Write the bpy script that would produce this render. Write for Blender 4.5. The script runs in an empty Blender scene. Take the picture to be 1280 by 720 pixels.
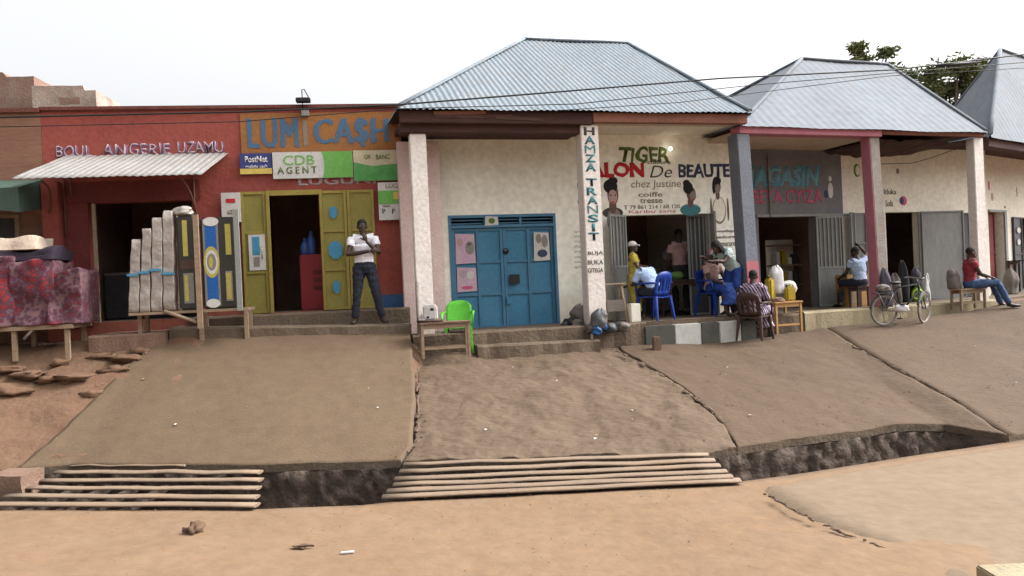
import bpy, bmesh, math, random
from mathutils import Vector, Matrix, noise
random.seed(7)
R = math.radians
sc = bpy.context.scene
C = sc.collection

# ------------------------------------------------------------------ camera
CAMZ = 2.15
cam = bpy.data.cameras.new('camera'); cam.sensor_width = 36; cam.lens = 28.125; cam.clip_end = 2000; cam.clip_start = .1
co = bpy.data.objects.new('camera', cam); C.objects.link(co)
co.location = (0, 0, CAMZ); co.rotation_euler = (R(90 - .29), R(2.6), 0)
sc.camera = co
CR = co.rotation_euler.to_matrix(); CO = Vector((0, 0, CAMZ))

# ------------------------------------------------------------------ world and sun
w = bpy.data.worlds.new('World'); sc.world = w; w.use_nodes = True
nt = w.node_tree; nt.nodes.clear()
sky = nt.nodes.new('ShaderNodeTexSky'); sky.sky_type = 'NISHITA'; sky.sun_disc = False
SUN_EL, SUN_AZ = R(46), R(82)       # azimuth clockwise from +Y
sky.sun_elevation = SUN_EL; sky.sun_rotation = SUN_AZ
sky.air_density = 1.0; sky.dust_density = 9.0; sky.ozone_density = 1.0
hs = nt.nodes.new('ShaderNodeHueSaturation'); hs.inputs['Saturation'].default_value = .11
bg = nt.nodes.new('ShaderNodeBackground'); bg.inputs[1].default_value = .15
ow = nt.nodes.new('ShaderNodeOutputWorld')
nt.links.new(sky.outputs[0], hs.inputs['Color']); nt.links.new(hs.outputs[0], bg.inputs[0]); nt.links.new(bg.outputs[0], ow.inputs[0])
sl = bpy.data.lights.new('sun', 'SUN'); sl.energy = .6; sl.angle = R(22); sl.color = (1, .95, .87)
so = bpy.data.objects.new('sun', sl); C.objects.link(so)
sd = Vector((math.sin(SUN_AZ) * math.cos(SUN_EL), math.cos(SUN_AZ) * math.cos(SUN_EL), math.sin(SUN_EL)))
so.rotation_euler = sd.to_track_quat('Z', 'Y').to_euler()
vs = sc.view_settings; vs.view_transform = 'Standard'; vs.look = 'None'; vs.exposure = 1.5; vs.gamma = 1
vs.use_curve_mapping = False

# ------------------------------------------------------------------ measuring helpers
def ray(u, v): return (CR @ Vector(((u - 640) / 1000, (360 - v) / 1000, -1)))
def onz(u, v, z):
    d = ray(u, v); t = (z - CAMZ) / d.z; return CO + d * t
def atY(u, v, Y):
    d = ray(u, v); return CO + d * (Y / d.y)
class Frame:
    """a wall line in plan: s runs along it to the right, n comes out of it towards the street"""
    def __init__(f, A, B):
        f.A = Vector(A); f.d = (Vector(B) - f.A).normalized(); f.n = Vector((f.d.y, -f.d.x))
        f.ang = math.atan2(f.d.y, f.d.x)
    def pt(f, s, n, z):
        p = f.A + f.d * s + f.n * n; return Vector((p.x, p.y, z))
    def sz(f, u, v, n=0.):
        d = ray(u, v); a = f.A + f.n * n; d2 = Vector((d.x, d.y))
        t = a.dot(f.n) / d2.dot(f.n); p = CO + d * t
        return (Vector((p.x, p.y)) - a).dot(f.d), p.z
    def rect(f, u0, v0, u1, v1, n=0.):
        um, vm = (u0 + u1) / 2, (v0 + v1) / 2
        return f.sz(u0, vm, n)[0], f.sz(u1, vm, n)[0], f.sz(um, v1, n)[1], f.sz(um, v0, n)[1]
F1 = Frame((-6.61, 12.96), (-1.92, 13.7))
E2 = Frame((-1.76, 12.55), (4.17, 14.14))
E3 = Frame((4.31, 14.37), (9.59, 16.26))
N2, N3 = -1.35, -1.7                    # walls stand this far behind the eaves
def fr2(n): return Frame(E2.pt(0, n, 0).xy, E2.pt(1, n, 0).xy)
W2 = fr2(N2)
W3 = Frame(E3.pt(0, N3, 0).xy, E3.pt(1, N3, 0).xy)

# ------------------------------------------------------------------ materials
def mat(name, c, c2=None, scale=3., rough=.85, bump=.15, bscale=30., metal=0., mix=.5, dust=0., dustcol=(.33, .17, .09), spec=.3, stretch=None, dz=None, fine=.12):
    m = bpy.data.materials.new(name); m.use_nodes = True
    n = m.node_tree.nodes; L = m.node_tree.links; b = n['Principled BSDF']
    b.inputs['Roughness'].default_value = rough; b.inputs['Metallic'].default_value = metal
    b.inputs['Specular IOR Level'].default_value = spec
    tc = n.new('ShaderNodeNewGeometry'); src = tc.outputs['Position']
    if stretch:
        mp = n.new('ShaderNodeMapping'); mp.inputs['Scale'].default_value = stretch; L.new(src, mp.inputs[0]); tex = mp.outputs[0]
    else: tex = src
    c2 = c2 or tuple(x * .72 for x in c)
    t = n.new('ShaderNodeTexNoise'); t.inputs['Scale'].default_value = scale; t.inputs['Detail'].default_value = 8; t.inputs['Roughness'].default_value = .62
    L.new(tex, t.inputs['Vector'])
    cr = n.new('ShaderNodeValToRGB'); cr.color_ramp.elements[0].position = .5 - mix * .5; cr.color_ramp.elements[1].position = .5 + mix * .45
    cr.color_ramp.elements[0].color = (*c2, 1); cr.color_ramp.elements[1].color = (*c, 1)
    L.new(t.outputs['Fac'], cr.inputs[0]); out = cr.outputs[0]
    # finer mottling
    t2 = n.new('ShaderNodeTexNoise'); t2.inputs['Scale'].default_value = scale * 9; t2.inputs['Detail'].default_value = 5
    L.new(tex, t2.inputs['Vector'])
    mr = n.new('ShaderNodeMapRange'); mr.inputs[1].default_value = .3; mr.inputs[2].default_value = .7; mr.inputs[3].default_value = 1 - fine; mr.inputs[4].default_value = 1 + fine * .9
    L.new(t2.outputs['Fac'], mr.inputs[0])
    mx = n.new('ShaderNodeMix'); mx.data_type = 'RGBA'; mx.blend_type = 'MULTIPLY'; mx.inputs[0].default_value = 1
    cc = n.new('ShaderNodeCombineColor'); 
    for i in range(3): L.new(mr.outputs[0], cc.inputs[i])
    L.new(out, mx.inputs[6]); L.new(cc.outputs[0], mx.inputs[7]); out = mx.outputs[2]
    if dust > 0:
        t3 = n.new('ShaderNodeTexNoise'); t3.inputs['Scale'].default_value = 1.7; t3.inputs['Detail'].default_value = 9; t3.inputs['Roughness'].default_value = .7
        L.new(src, t3.inputs['Vector'])
        r3 = n.new('ShaderNodeMapRange'); r3.inputs[1].default_value = .42; r3.inputs[2].default_value = .75; r3.inputs[4].default_value = dust
        L.new(t3.outputs['Fac'], r3.inputs[0]); fac = r3.outputs[0]
        if dz:      # rain-splashed red soil on the foot of a wall
            sp = n.new('ShaderNodeSeparateXYZ'); L.new(src, sp.inputs[0])
            ad = n.new('ShaderNodeMath'); ad.operation = 'MULTIPLY_ADD'; ad.inputs[1].default_value = .9; L.new(t3.outputs['Fac'], ad.inputs[0])
            nz = n.new('ShaderNodeMath'); nz.operation = 'MULTIPLY'; nz.inputs[1].default_value = -1; L.new(sp.outputs[2], nz.inputs[0]); L.new(nz.outputs[0], ad.inputs[2])
            r4 = n.new('ShaderNodeMapRange'); r4.inputs[1].default_value = -dz - .1; r4.inputs[2].default_value = -dz + .45; r4.inputs[3].default_value = 0; r4.inputs[4].default_value = .6
            L.new(ad.outputs[0], r4.inputs[0])
            am = n.new('ShaderNodeMath'); am.operation = 'MAXIMUM'; L.new(fac, am.inputs[0]); L.new(r4.outputs[0], am.inputs[1]); fac = am.outputs[0]
        m3 = n.new('ShaderNodeMix'); m3.data_type = 'RGBA'; L.new(fac, m3.inputs[0]); L.new(out, m3.inputs[6]); m3.inputs[7].default_value = (*dustcol, 1); out = m3.outputs[2]
    L.new(out, b.inputs['Base Color'])
    if bump > 0:
        bt = n.new('ShaderNodeTexNoise'); bt.inputs['Scale'].default_value = bscale; bt.inputs['Detail'].default_value = 6; L.new(tex, bt.inputs['Vector'])
        bp = n.new('ShaderNodeBump'); bp.inputs['Strength'].default_value = bump; bp.inputs['Distance'].default_value = .03
        L.new(bt.outputs['Fac'], bp.inputs['Height']); L.new(bp.outputs[0], b.inputs['Normal'])
    return m
def flat(name, c, rough=.6, **k): return mat(name, c, tuple(x * .85 for x in c), rough=rough, bump=.05, **k)
M = {}
M['road'] = mat('packed_orange_dirt', (0.176, 0.113, 0.0657), (0.155, 0.0947, 0.054), scale=.55, bump=.5, bscale=9, rough=.95, mix=.5, dust=.35, dustcol=(0.185, 0.13, 0.0877), fine=.11)
M['ramp'] = mat('dusty_cement_apron', (0.176, 0.127, 0.0855), (0.156, 0.109, 0.07), scale=.8, bump=.3, bscale=12, rough=.95, mix=.6, dust=.3, dustcol=(0.173, 0.119, 0.0757), fine=.11)
M['dirt'] = mat('brown_earth', (0.149, 0.0835, 0.0506), (0.0994, 0.0531, 0.0322), scale=1.6, bump=1., bscale=8, rough=.97, mix=.6, dust=.5, dustcol=(0.16, 0.111, 0.069), fine=.11)
M['slab'] = mat('smooth_worn_cement', (0.112, 0.0753, 0.0451), (0.0922, 0.0591, 0.0351), scale=.7, bump=.25, bscale=25, rough=.93, mix=.7, dust=.3, dustcol=(0.106, 0.0811, 0.0504), fine=.11)
M['slab_rough'] = mat('broken_cement', (0.112, 0.0779, 0.0511), (0.0793, 0.0526, 0.034), scale=1.9, bump=.9, bscale=7, rough=.95, mix=.5, dust=.45, dustcol=(0.125, 0.0892, 0.0572), stretch=(1, 1.8, 1), fine=.11)
M['slab_far'] = mat('brown_cement', (0.0845, 0.0546, 0.0336), (0.0668, 0.0421, 0.0264), scale=1.0, bump=.4, bscale=16, rough=.93, mix=.6, dust=.35, dustcol=(0.0937, 0.0654, 0.0417), fine=.11)
M['step'] = mat('cement_step', (0.133, 0.101, 0.0725), (0.0867, 0.0616, 0.0421), scale=2.4, bump=.6, bscale=18, rough=.95, dust=.3, dustcol=(0.112, 0.0641, 0.0398), fine=.11)
M['kerb_yellow'] = mat('pale_yellow_kerb', (0.297, 0.252, 0.162), (0.216, 0.171, 0.108), scale=3, bump=.4, rough=.9)
M['kerb_white'] = mat('white_kerb_paint', (0.45, 0.45, 0.423), (0.342, 0.333, 0.297), scale=6)
M['kerb_black'] = mat('black_kerb_paint', (.045, .048, .042), (.085, .08, .065), scale=6)
M['stone'] = mat('drain_stone', (0.111, 0.0808, 0.0624), (0.0551, 0.0404, 0.0331), scale=3, bump=1., bscale=14, rough=.9)
M['soil_dark'] = mat('damp_soil', (.085, .06, .045), (.04, .03, .025), scale=8, bump=1., bscale=20, rough=.95)
M['crack'] = mat('crack_soil', (0.135, 0.09, 0.063), (0.081, 0.054, 0.0378), scale=8, bump=1., bscale=25, rough=.97)
M['red'] = mat('red_wall_paint', (0.277, 0.0602, 0.0467), (0.202, 0.0437, 0.035), scale=1.3, bump=.35, bscale=14, rough=.8, mix=.6, dust=.3, dustcol=(0.249, 0.0972, 0.0632), dz=1.75)
M['red_dark'] = mat('maroon_wall_paint', (.15, .03, .027), (.10, .02, .02), scale=2, bump=.3, rough=.8)
M['parapet'] = mat('weathered_red_parapet', (0.14, 0.035, 0.028), (0.077, 0.0245, 0.021), scale=3, bump=.5, rough=.85, dust=.4, dustcol=(0.196, 0.098, 0.063))
M['tan'] = mat('tan_orange_wall', (0.231, 0.126, 0.084), (0.182, 0.084, 0.056), scale=.9, bump=.3, rough=.85, stretch=(.6, .6, 4))
M['cream'] = mat('cream_wall_paint', (0.807, 0.81, 0.722), (0.714, 0.684, 0.599), scale=1.1, bump=.25, bscale=11, rough=.85, mix=.6, dust=.12, dustcol=(0.59, 0.486, 0.35), dz=1.5)
M['cream2'] = mat('yellowed_cream_paint', (0.743, 0.699, 0.6), (0.624, 0.577, 0.488), scale=1.4, bump=.25, rough=.85, dust=.12, dustcol=(0.624, 0.595, 0.533), dz=1.5)
M['white_col'] = mat('white_column_paint', (0.69, 0.647, 0.613), (0.575, 0.525, 0.488), scale=2, bump=.3, bscale=16, rough=.85, dust=.25, dustcol=(0.529, 0.415, 0.338), dz=1.4)
M['pinkish'] = mat('faded_pink_paint', (0.55, 0.444, 0.408), (0.462, 0.336, 0.312), scale=4, bump=.3, rough=.85)
M['brown_beam'] = mat('brown_red_beam', (0.078, 0.0354, 0.0289), (0.0364, 0.019, 0.0167), scale=2.5, bump=.5, rough=.85, stretch=(.6, .6, 5))
M['fascia_red'] = mat('terracotta_fascia', (0.234, 0.099, 0.0702), (0.153, 0.063, 0.045), scale=2.5, bump=.4, rough=.85)
M['cream_beam'] = mat('cream_beam', (0.5, 0.414, 0.338), (0.42, 0.322, 0.25), scale=2, bump=.3, rough=.85)
M['grey_wall'] = mat('grey_blue_paint', (0.16, 0.16, 0.173), (0.122, 0.115, 0.122), scale=1.8, bump=.25, rough=.8, dust=.15, dustcol=(0.192, 0.147, 0.115))
M['grey_col'] = mat('blue_grey_column_paint', (0.147, 0.161, 0.192), (0.112, 0.12, 0.141), scale=2.5, bump=.3, rough=.75)
M['pink'] = mat('mauve_pink_paint', (.42, .15, .20), (.34, .12, .16), scale=3, bump=.25, rough=.8, dust=.3, dustcol=(.36, .22, .2))
M['pinkpale'] = mat('chalky_pink_paint', (0.375, 0.128, 0.15), (0.315, 0.0975, 0.12), scale=4, bump=.2, rough=.75)
M['stained_col'] = mat('stained_grey_paint', (.27, .25, .23), (.17, .15, .13), scale=6, bump=.4, rough=.85, dust=.3, dustcol=(.3, .19, .12))
M['roof_a'] = mat('galvanised_blue_grey', (0.16, 0.191, 0.218), (0.127, 0.155, 0.179), scale=.9, rough=.8, bump=.06, metal=.0, mix=.7, dust=.45, dustcol=(0.176, 0.158, 0.146), spec=.25, stretch=(2.5, .5, .5))
M['roof_b'] = mat('galvanised_pale', (0.155, 0.173, 0.197), (0.132, 0.148, 0.167), scale=.7, rough=.85, bump=.04, metal=.0, mix=.7, dust=.4, dustcol=(0.155, 0.148, 0.149), spec=.25)
M['tin'] = mat('old_tin_sheet', (0.27, 0.263, 0.249), (0.193, 0.184, 0.173), scale=2.2, rough=.6, bump=.1, metal=.2, dust=.3, dustcol=(0.258, 0.197, 0.16))
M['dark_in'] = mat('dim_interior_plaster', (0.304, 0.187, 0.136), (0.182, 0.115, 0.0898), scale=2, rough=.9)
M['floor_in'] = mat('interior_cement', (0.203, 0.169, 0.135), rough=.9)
M['blue_door'] = mat('blue_door_paint', (0.0367, 0.159, 0.269), (0.0269, 0.116, 0.202), scale=3, rough=.5, bump=.08, spec=.45, dust=.15, dustcol=(0.184, 0.159, 0.147))
M['blue_panel'] = mat('blue_door_panel', (0.0428, 0.184, 0.306), (0.0318, 0.134, 0.233), scale=2.2, rough=.5, bump=.08, dust=.12, dustcol=(0.196, 0.196, 0.196))
M['yellow_door'] = mat('yellow_olive_paint', (0.272, 0.216, 0.044), (0.208, 0.16, 0.036), scale=3, rough=.6, bump=.1, dust=.15, dustcol=(0.208, 0.136, 0.064))
M['yellow_panel'] = mat('yellow_panel_paint', (0.24, 0.208, 0.048), (0.176, 0.152, 0.036), scale=4, rough=.6, bump=.1)
M['blue_patch'] = flat('blue_paint_patch', (.05, .22, .36))
M['blue_deep'] = mat('blue_band_paint', (.04, .10, .24), (.03, .07, .17), scale=4, rough=.7)
M['grey_metal'] = mat('grey_sheet_metal', (0.202, 0.202, 0.195), (0.143, 0.143, 0.137), scale=1.6, rough=.55, bump=.1, dust=.2, dustcol=(0.234, 0.208, 0.169), stretch=(1, 1, .4))
M['grey_dark'] = mat('dark_grey_metal', (.075, .078, .08), (.05, .05, .052), scale=3, rough=.55)
M['grey_light'] = mat('grey_green_frame', (.24, .25, .235), (.18, .18, .17), scale=4, rough=.6)
M['black'] = flat('black_plastic', (.015, .015, .016), .5)
M['steel'] = mat('worn_steel', (.30, .29, .275), (.20, .18, .16), scale=8, rough=.45, metal=.7)
M['rust'] = mat('rusty_iron', (.16, .07, .045), (.09, .045, .03), scale=10, rough=.8)
M['bar'] = mat('dusty_grate_bar', (0.204, 0.151, 0.106), (0.143, 0.101, 0.0706), scale=2.5, rough=.85, bump=.25, stretch=(.5, 3, 3), dust=.45, dustcol=(0.255, 0.166, 0.106))
M['wood'] = mat('weathered_wood', (.30, .22, .15), (.19, .13, .085), scale=5, rough=.85, bump=.3, stretch=(1, 1, 4))
M['wood_y'] = mat('orange_varnished_wood', (.40, .235, .085), (.29, .15, .05), scale=5, rough=.6, stretch=(1, 1, 4))
M['wood_d'] = mat('dark_brown_wood', (.075, .038, .026), (.045, .024, .018), scale=5, rough=.6)
M['blue_pl'] = flat('blue_plastic', (0.009, 0.0375, 0.24), .4)
M['green_pl'] = flat('lime_green_plastic', (0.0975, 0.435, 0.0338), .4)
M['brown_pl'] = flat('brown_plastic', (.06, .03, .024), .45)
M['skin'] = flat('dark_brown_skin', (.055, .032, .024), .5)
M['skin2'] = flat('brown_skin', (.11, .06, .043), .5)
M['hair'] = flat('black_hair', (.012, .010, .010), .8)
M['shirt_w'] = flat('white_cotton', (0.775, 0.775, 0.825), .9)
M['shirt_b'] = flat('pale_blue_cotton', (.38, .50, .72), .9)
M['shirt_lb'] = flat('faded_blue_cotton', (.33, .40, .55), .9)
M['shirt_g'] = flat('pale_teal_cotton', (.36, .44, .43), .9)
M['shirt_r'] = flat('red_cotton', (0.247, 0.0338, 0.045), .9)
M['shirt_p'] = flat('dusty_pink_cotton', (.42, .27, .25), .9)
M['yellow_c'] = flat('yellow_cotton', (0.36, 0.285, 0.045), .9)
M['navy'] = flat('dark_navy_cloth', (.018, .022, .034), .9)
M['jeans'] = flat('blue_denim', (.05, .085, .17), .9)
M['blue_sk'] = flat('royal_blue_cloth', (0.015, 0.045, 0.203), .85)
M['dark_c'] = flat('charcoal_cloth', (.03, .03, .034), .9)
M['shoe'] = flat('dark_leather', (.03, .022, .018), .5)
M['eye'] = flat('eye_white', (.6, .58, .55), .4)
M['lip'] = flat('lip_brown', (.11, .035, .03), .6)
M['plastic_wrap'] = mat('clear_wrapped_foam', (0.331, 0.294, 0.261), (0.223, 0.186, 0.166), scale=7, rough=.3, bump=.9, bscale=9, spec=.6, mix=.35)
M['print_black'] = flat('black_print', (.035, .032, .026), .5)
M['print_yellow'] = flat('yellow_print', (.42, .36, .08), .5)
M['print_blue'] = flat('blue_print', (0.012, 0.096, 0.336), .5)
M['print_grey'] = flat('grey_print', (.20, .19, .17), .5)
M['print_white'] = flat('white_print', (.55, .53, .50), .6)
M['paper'] = mat('faded_paper', (.52, .50, .47), (.42, .40, .38), scale=9, rough=.9)
M['paper_pink'] = mat('pink_paper', (.50, .36, .42), (.40, .27, .36), scale=12, rough=.9)
M['t_teal'] = flat('teal_letter_paint', (.045, .16, .18), .8)
M['t_teal2'] = flat('dull_teal_letter_paint', (0.09, 0.324, 0.423), .8)
M['t_blue'] = mat('blue_letter_paint', (.05, .13, .25), (.08, .12, .15), scale=7, rough=.8)
M['t_navy'] = flat('navy_letter_paint', (.04, .055, .10), .8)
M['t_red'] = flat('red_letter_paint', (.44, .022, .03), .8)
M['t_green'] = flat('green_letter_paint', (.10, .15, .04), .8)
M['t_dark'] = flat('dark_letter_paint', (.06, .055, .05), .8)
M['t_grey'] = flat('grey_letter_paint', (.22, .18, .15), .8)
M['t_pink'] = flat('pink_letter_paint', (0.5, 0.0875, 0.175), .8)
M['t_pale'] = flat('pale_letter_paint', (0.391, 0.306, 0.34), .8)
M['t_shadow'] = flat('violet_letter_shadow', (.16, .07, .13), .8)
M['t_greyblue'] = flat('pale_teal_highlight', (.16, .23, .26), .8)
M['orange_board'] = mat('orange_board_paint', (0.288, 0.132, 0.036), (0.224, 0.092, 0.036), scale=2.6, rough=.8, bump=.15, mix=.5)
M['sign_blue'] = flat('sign_navy', (.035, .045, .17)); M['sign_yellow'] = flat('sign_yellow', (.55, .42, .10))
M['sign_white'] = flat('sign_white', (.50, .50, .48)); M['sign_green'] = flat('sign_lime', (.13, .36, .075))
M['sign_cream'] = flat('sign_cream', (.48, .43, .30)); M['sign_dgreen'] = mat('sign_leaf_green', (.05, .22, .06), (.12, .33, .11), scale=5)
M['fridge'] = flat('red_fridge', (0.247, 0.015, 0.0225), .4)
M['jug'] = flat('blue_jug', (0.0525, 0.105, 0.315), .3)
M['leaf'] = mat('leaf_green', (0.169, 0.19, 0.0772), (0.0788, 0.0946, 0.0463), scale=.9, rough=.8, bump=0)
M['bark'] = mat('bark', (.12, .085, .06), rough=.95)
M['brick_old'] = mat('old_brick', (0.218, 0.125, 0.0924), (0.145, 0.0858, 0.066), scale=2.0, rough=.95, bump=.6, dust=.6, dustcol=(0.264, 0.224, 0.191))
M['plaster_old'] = mat('peeling_plaster', (0.36, 0.314, 0.27), (0.216, 0.172, 0.144), scale=2.4, rough=.95, bump=.6, mix=.3, dust=.6, dustcol=(0.324, 0.18, 0.126))
M['green_awning'] = mat('dark_green_cloth', (.05, .085, .065), (.035, .055, .045), rough=.9)
M['sand'] = mat('orange_sand', (0.323, 0.181, 0.0994), (0.261, 0.137, 0.0714), scale=3, rough=.97, bump=.5)
M['block'] = mat('dusty_cement_block', (0.18, 0.114, 0.081), (0.132, 0.081, 0.057), scale=4, rough=.95, bump=.5)
M['bag_white'] = flat('white_sack', (.52, .50, .50), .6); M['bag_blue'] = flat('blue_bag', (0.0105, 0.0682, 0.168), .5)
M['bag_grey'] = mat('grey_sack', (0.171, 0.149, 0.135), (0.099, 0.081, 0.072), scale=9, rough=.9)
M['bag_yellow'] = flat('yellow_jerrycan', (0.375, 0.27, 0.0225), .5); M['bag_green'] = flat('green_bag', (.10, .20, .045), .7)
M['bag_purple'] = mat('purple_cloth', (0.0576, 0.0504, 0.0792), (0.0864, 0.0795, 0.0897), scale=12, rough=.9)
M['orange_pl'] = flat('orange_plastic', (.45, .14, .03), .5)
M['lime_ring'] = flat('lime_plastic', (.35, .46, .05), .5)
M['navy_violet'] = mat('violet_cloth', (0.028, 0.0173, 0.0315), (0.014, 0.00945, 0.0168), scale=4, rough=.9)
M['soil_brown'] = mat('brown_clod', (0.12, 0.072, 0.045), rough=.95)
M['tyre'] = flat('dusty_tyre', (.16, .14, .12), .9); M['rim'] = flat('dull_rim', (.32, .28, .25), .5)
M['bulb'] = bpy.data.materials.new('lit_bulb'); M['bulb'].use_nodes = True
_b = M['bulb'].node_tree.nodes['Principled BSDF']; _b.inputs['Emission Color'].default_value = (1, .93, .75, 1); _b.inputs['Emission Strength'].default_value = 6
def patterned(name, kind):
    m = bpy.data.materials.new(name); m.use_nodes = True; n = m.node_tree.nodes; L = m.node_tree.links; b = n['Principled BSDF']; b.inputs['Roughness'].default_value = .9
    g = n.new('ShaderNodeNewGeometry'); cr = n.new('ShaderNodeValToRGB')
    if kind == 'stripe':
        t = n.new('ShaderNodeTexWave'); t.inputs['Scale'].default_value = 7.5; t.inputs['Distortion'].default_value = 2.5; t.inputs['Detail Scale'].default_value = .8
        mp = n.new('ShaderNodeMapping'); mp.inputs['Rotation'].default_value = (0, R(25), 0); L.new(g.outputs['Position'], mp.inputs[0]); L.new(mp.outputs[0], t.inputs['Vector'])
        cr.color_ramp.interpolation = 'CONSTANT'
        e = cr.color_ramp.elements; e[0].color = (.05, .025, .05, 1); e[1].position = .52; e[1].color = (.40, .33, .42, 1)
        L.new(t.outputs['Fac'], cr.inputs[0])
    else:
        t = n.new('ShaderNodeTexVoronoi'); t.inputs['Scale'].default_value = 17; L.new(g.outputs['Position'], t.inputs['Vector'])
        q = n.new('ShaderNodeTexNoise'); q.inputs['Scale'].default_value = 2.2; q.inputs['Detail'].default_value = 4; L.new(g.outputs['Position'], q.inputs['Vector'])
        a = n.new('ShaderNodeMath'); a.operation = 'MULTIPLY_ADD'; a.inputs[1].default_value = .55; L.new(t.outputs['Distance'], a.inputs[0]); L.new(q.outputs['Fac'], a.inputs[2])
        e = cr.color_ramp.elements; e[0].position = .42; e[0].color = (.14, .008, .012, 1); e[1].position = .92; e[1].color = (.13, .065, .07, 1)
        for p, c in ((.57, (.20, .014, .016, 1)), (.66, (.04, .012, .025, 1)), (.74, (.10, .022, .03, 1)), (.82, (.05, .025, .05, 1))):
            x = cr.color_ramp.elements.new(p); x.color = c
        L.new(a.outputs[0], cr.inputs[0])
    L.new(cr.outputs[0], b.inputs['Base Color']); return m
M['stripe'] = patterned('striped_wrap_cloth', 'stripe'); M['floral'] = patterned('red_floral_print', 'floral')

# ------------------------------------------------------------------ mesh builder
class MB:
    def __init__(s): s.bm = bmesh.new(); s.mats = []
    def mi(s, m):
        m = M[m] if isinstance(m, str) else m
        if m not in s.mats: s.mats.append(m)
        return s.mats.index(m)
    def poly(s, pts, m, smooth=False):
        f = s.bm.faces.new([s.bm.verts.new(p) for p in pts]); f.material_index = s.mi(m); f.smooth = smooth; return s
    def hexa(s, c, m):        # 8 corners: 0-3 bottom loop, 4-7 top loop
        v = [s.bm.verts.new(p) for p in c]; k = s.mi(m)
        for q in ((3, 2, 1, 0), (4, 5, 6, 7), (0, 1, 5, 4), (1, 2, 6, 5), (2, 3, 7, 6), (3, 0, 4, 7)):
            s.bm.faces.new([v[i] for i in q]).material_index = k
        return s
    def fbox(s, F, s0, s1, n0, n1, z0, z1, m):
        P = F.pt; return s.hexa([P(s0, n1, z0), P(s1, n1, z0), P(s1, n0, z0), P(s0, n0, z0), P(s0, n1, z1), P(s1, n1, z1), P(s1, n0, z1), P(s0, n0, z1)], m)
    def box(s, x0, x1, y0, y1, z0, z1, m):
        return s.hexa([(x0, y0, z0), (x1, y0, z0), (x1, y1, z0), (x0, y1, z0), (x0, y0, z1), (x1, y0, z1), (x1, y1, z1), (x0, y1, z1)], m)
    def tube(s, pts, r, m, seg=8, cap=True, flat_=1.):
        pts = [Vector(p) for p in pts]; rs = r if isinstance(r, (list, tuple)) else [r] * len(pts); k = s.mi(m); rings = []
        up = Vector((0, 0, 1))
        for i, p in enumerate(pts):
            t = (pts[min(i + 1, len(pts) - 1)] - pts[max(i - 1, 0)]).normalized()
            a = t.cross(up)
            if a.length < .05: a = t.cross(Vector((0, 1, 0)))
            a.normalize(); b = t.cross(a).normalized()
            rings.append([s.bm.verts.new(p + (a * math.cos(2 * math.pi * j / seg) + b * math.sin(2 * math.pi * j / seg) * flat_) * rs[i]) for j in range(seg)])
        for i in range(len(rings) - 1):
            for j in range(seg):
                f = s.bm.faces.new((rings[i][j], rings[i][(j + 1) % seg], rings[i + 1][(j + 1) % seg], rings[i + 1][j])); f.material_index = k; f.smooth = seg > 4
        if cap:
            for rg in (rings[0][::-1], rings[-1]): s.bm.faces.new(rg).material_index = k
        return s
    def ell(s, c, r, m, seg=14, rot=None, rough=0., seed=0):
        k = s.mi(m); c = Vector(c); n2 = seg // 2 + 1; rows = []
        for i in range(n2 + 1):
            th = math.pi * i / n2; row = []
            for j in range(seg):
                ph = 2 * math.pi * j / seg; d = Vector((math.sin(th) * math.cos(ph), math.sin(th) * math.sin(ph), math.cos(th)))
                q = 1 + (rough * noise.noise(d * 1.7 + Vector((seed * 3.1, seed, 0))) if rough else 0)
                p = Vector((d.x * r[0], d.y * r[1], d.z * r[2])) * q
                if rot: p = rot @ p
                row.append(s.bm.verts.new(c + p))
            rows.append(row)
        for i in range(n2):
            for j in range(seg):
                f = s.bm.faces.new((rows[i][j], rows[i + 1][j], rows[i + 1][(j + 1) % seg], rows[i][(j + 1) % seg])); f.material_index = k; f.smooth = True
        return s
    def build(s, name, parent=None, bevel=0., normals=True):
        bmesh.ops.remove_doubles(s.bm, verts=s.bm.verts, dist=1e-5)
        if bevel > 0:
            es = [e for e in s.bm.edges if len(e.link_faces) == 2 and e.calc_face_angle(0) > .6]
            bmesh.ops.bevel(s.bm, geom=es, offset=bevel, segments=2, affect='EDGES', clamp_overlap=True)
        if normals: bmesh.ops.recalc_face_normals(s.bm, faces=s.bm.faces)
        me = bpy.data.meshes.new(name); s.bm.to_mesh(me); s.bm.free()
        for m in s.mats: me.materials.append(m)
        return link(name, me, parent)
def wloc(o):
    v = Vector((0, 0, 0))
    while o: v += Vector(o.location); o = o.parent
    return v
def link(name, me, parent=None):
    o = bpy.data.objects.new(name, me); C.objects.link(o)
    if parent:
        me.transform(Matrix.Translation(-wloc(parent))); o.parent = parent
    else:
        if len(me.vertices):
            xs = [v.co for v in me.vertices]; c = Vector((sum(p.x for p in xs) / len(xs), sum(p.y for p in xs) / len(xs), min(p.z for p in xs)))
            me.transform(Matrix.Translation(-c)); o.location = c
    return o
def tag(o, label=None, cat=None, group=None, kind=None):
    if label: o['label'] = label
    if cat: o['category'] = cat
    if group: o['group'] = group
    if kind: o['kind'] = kind
    return o
def thing(name, label, cat, loc=(0, 0, 0), group=None):
    o = bpy.data.objects.new(name, None); C.objects.link(o); o.location = loc; o.empty_display_size = .2
    return tag(o, label, cat, group)
def struct(o): o['kind'] = 'structure'; return o
def copy_tree(o, parent=None):
    c = o.copy(); C.objects.link(c); c.parent = parent
    for ch in list(o.children): copy_tree(ch, c)
    return c
def rotate_thing(o, a):     # turn a thing built at the origin
    o.rotation_euler = (0, 0, a)

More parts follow.
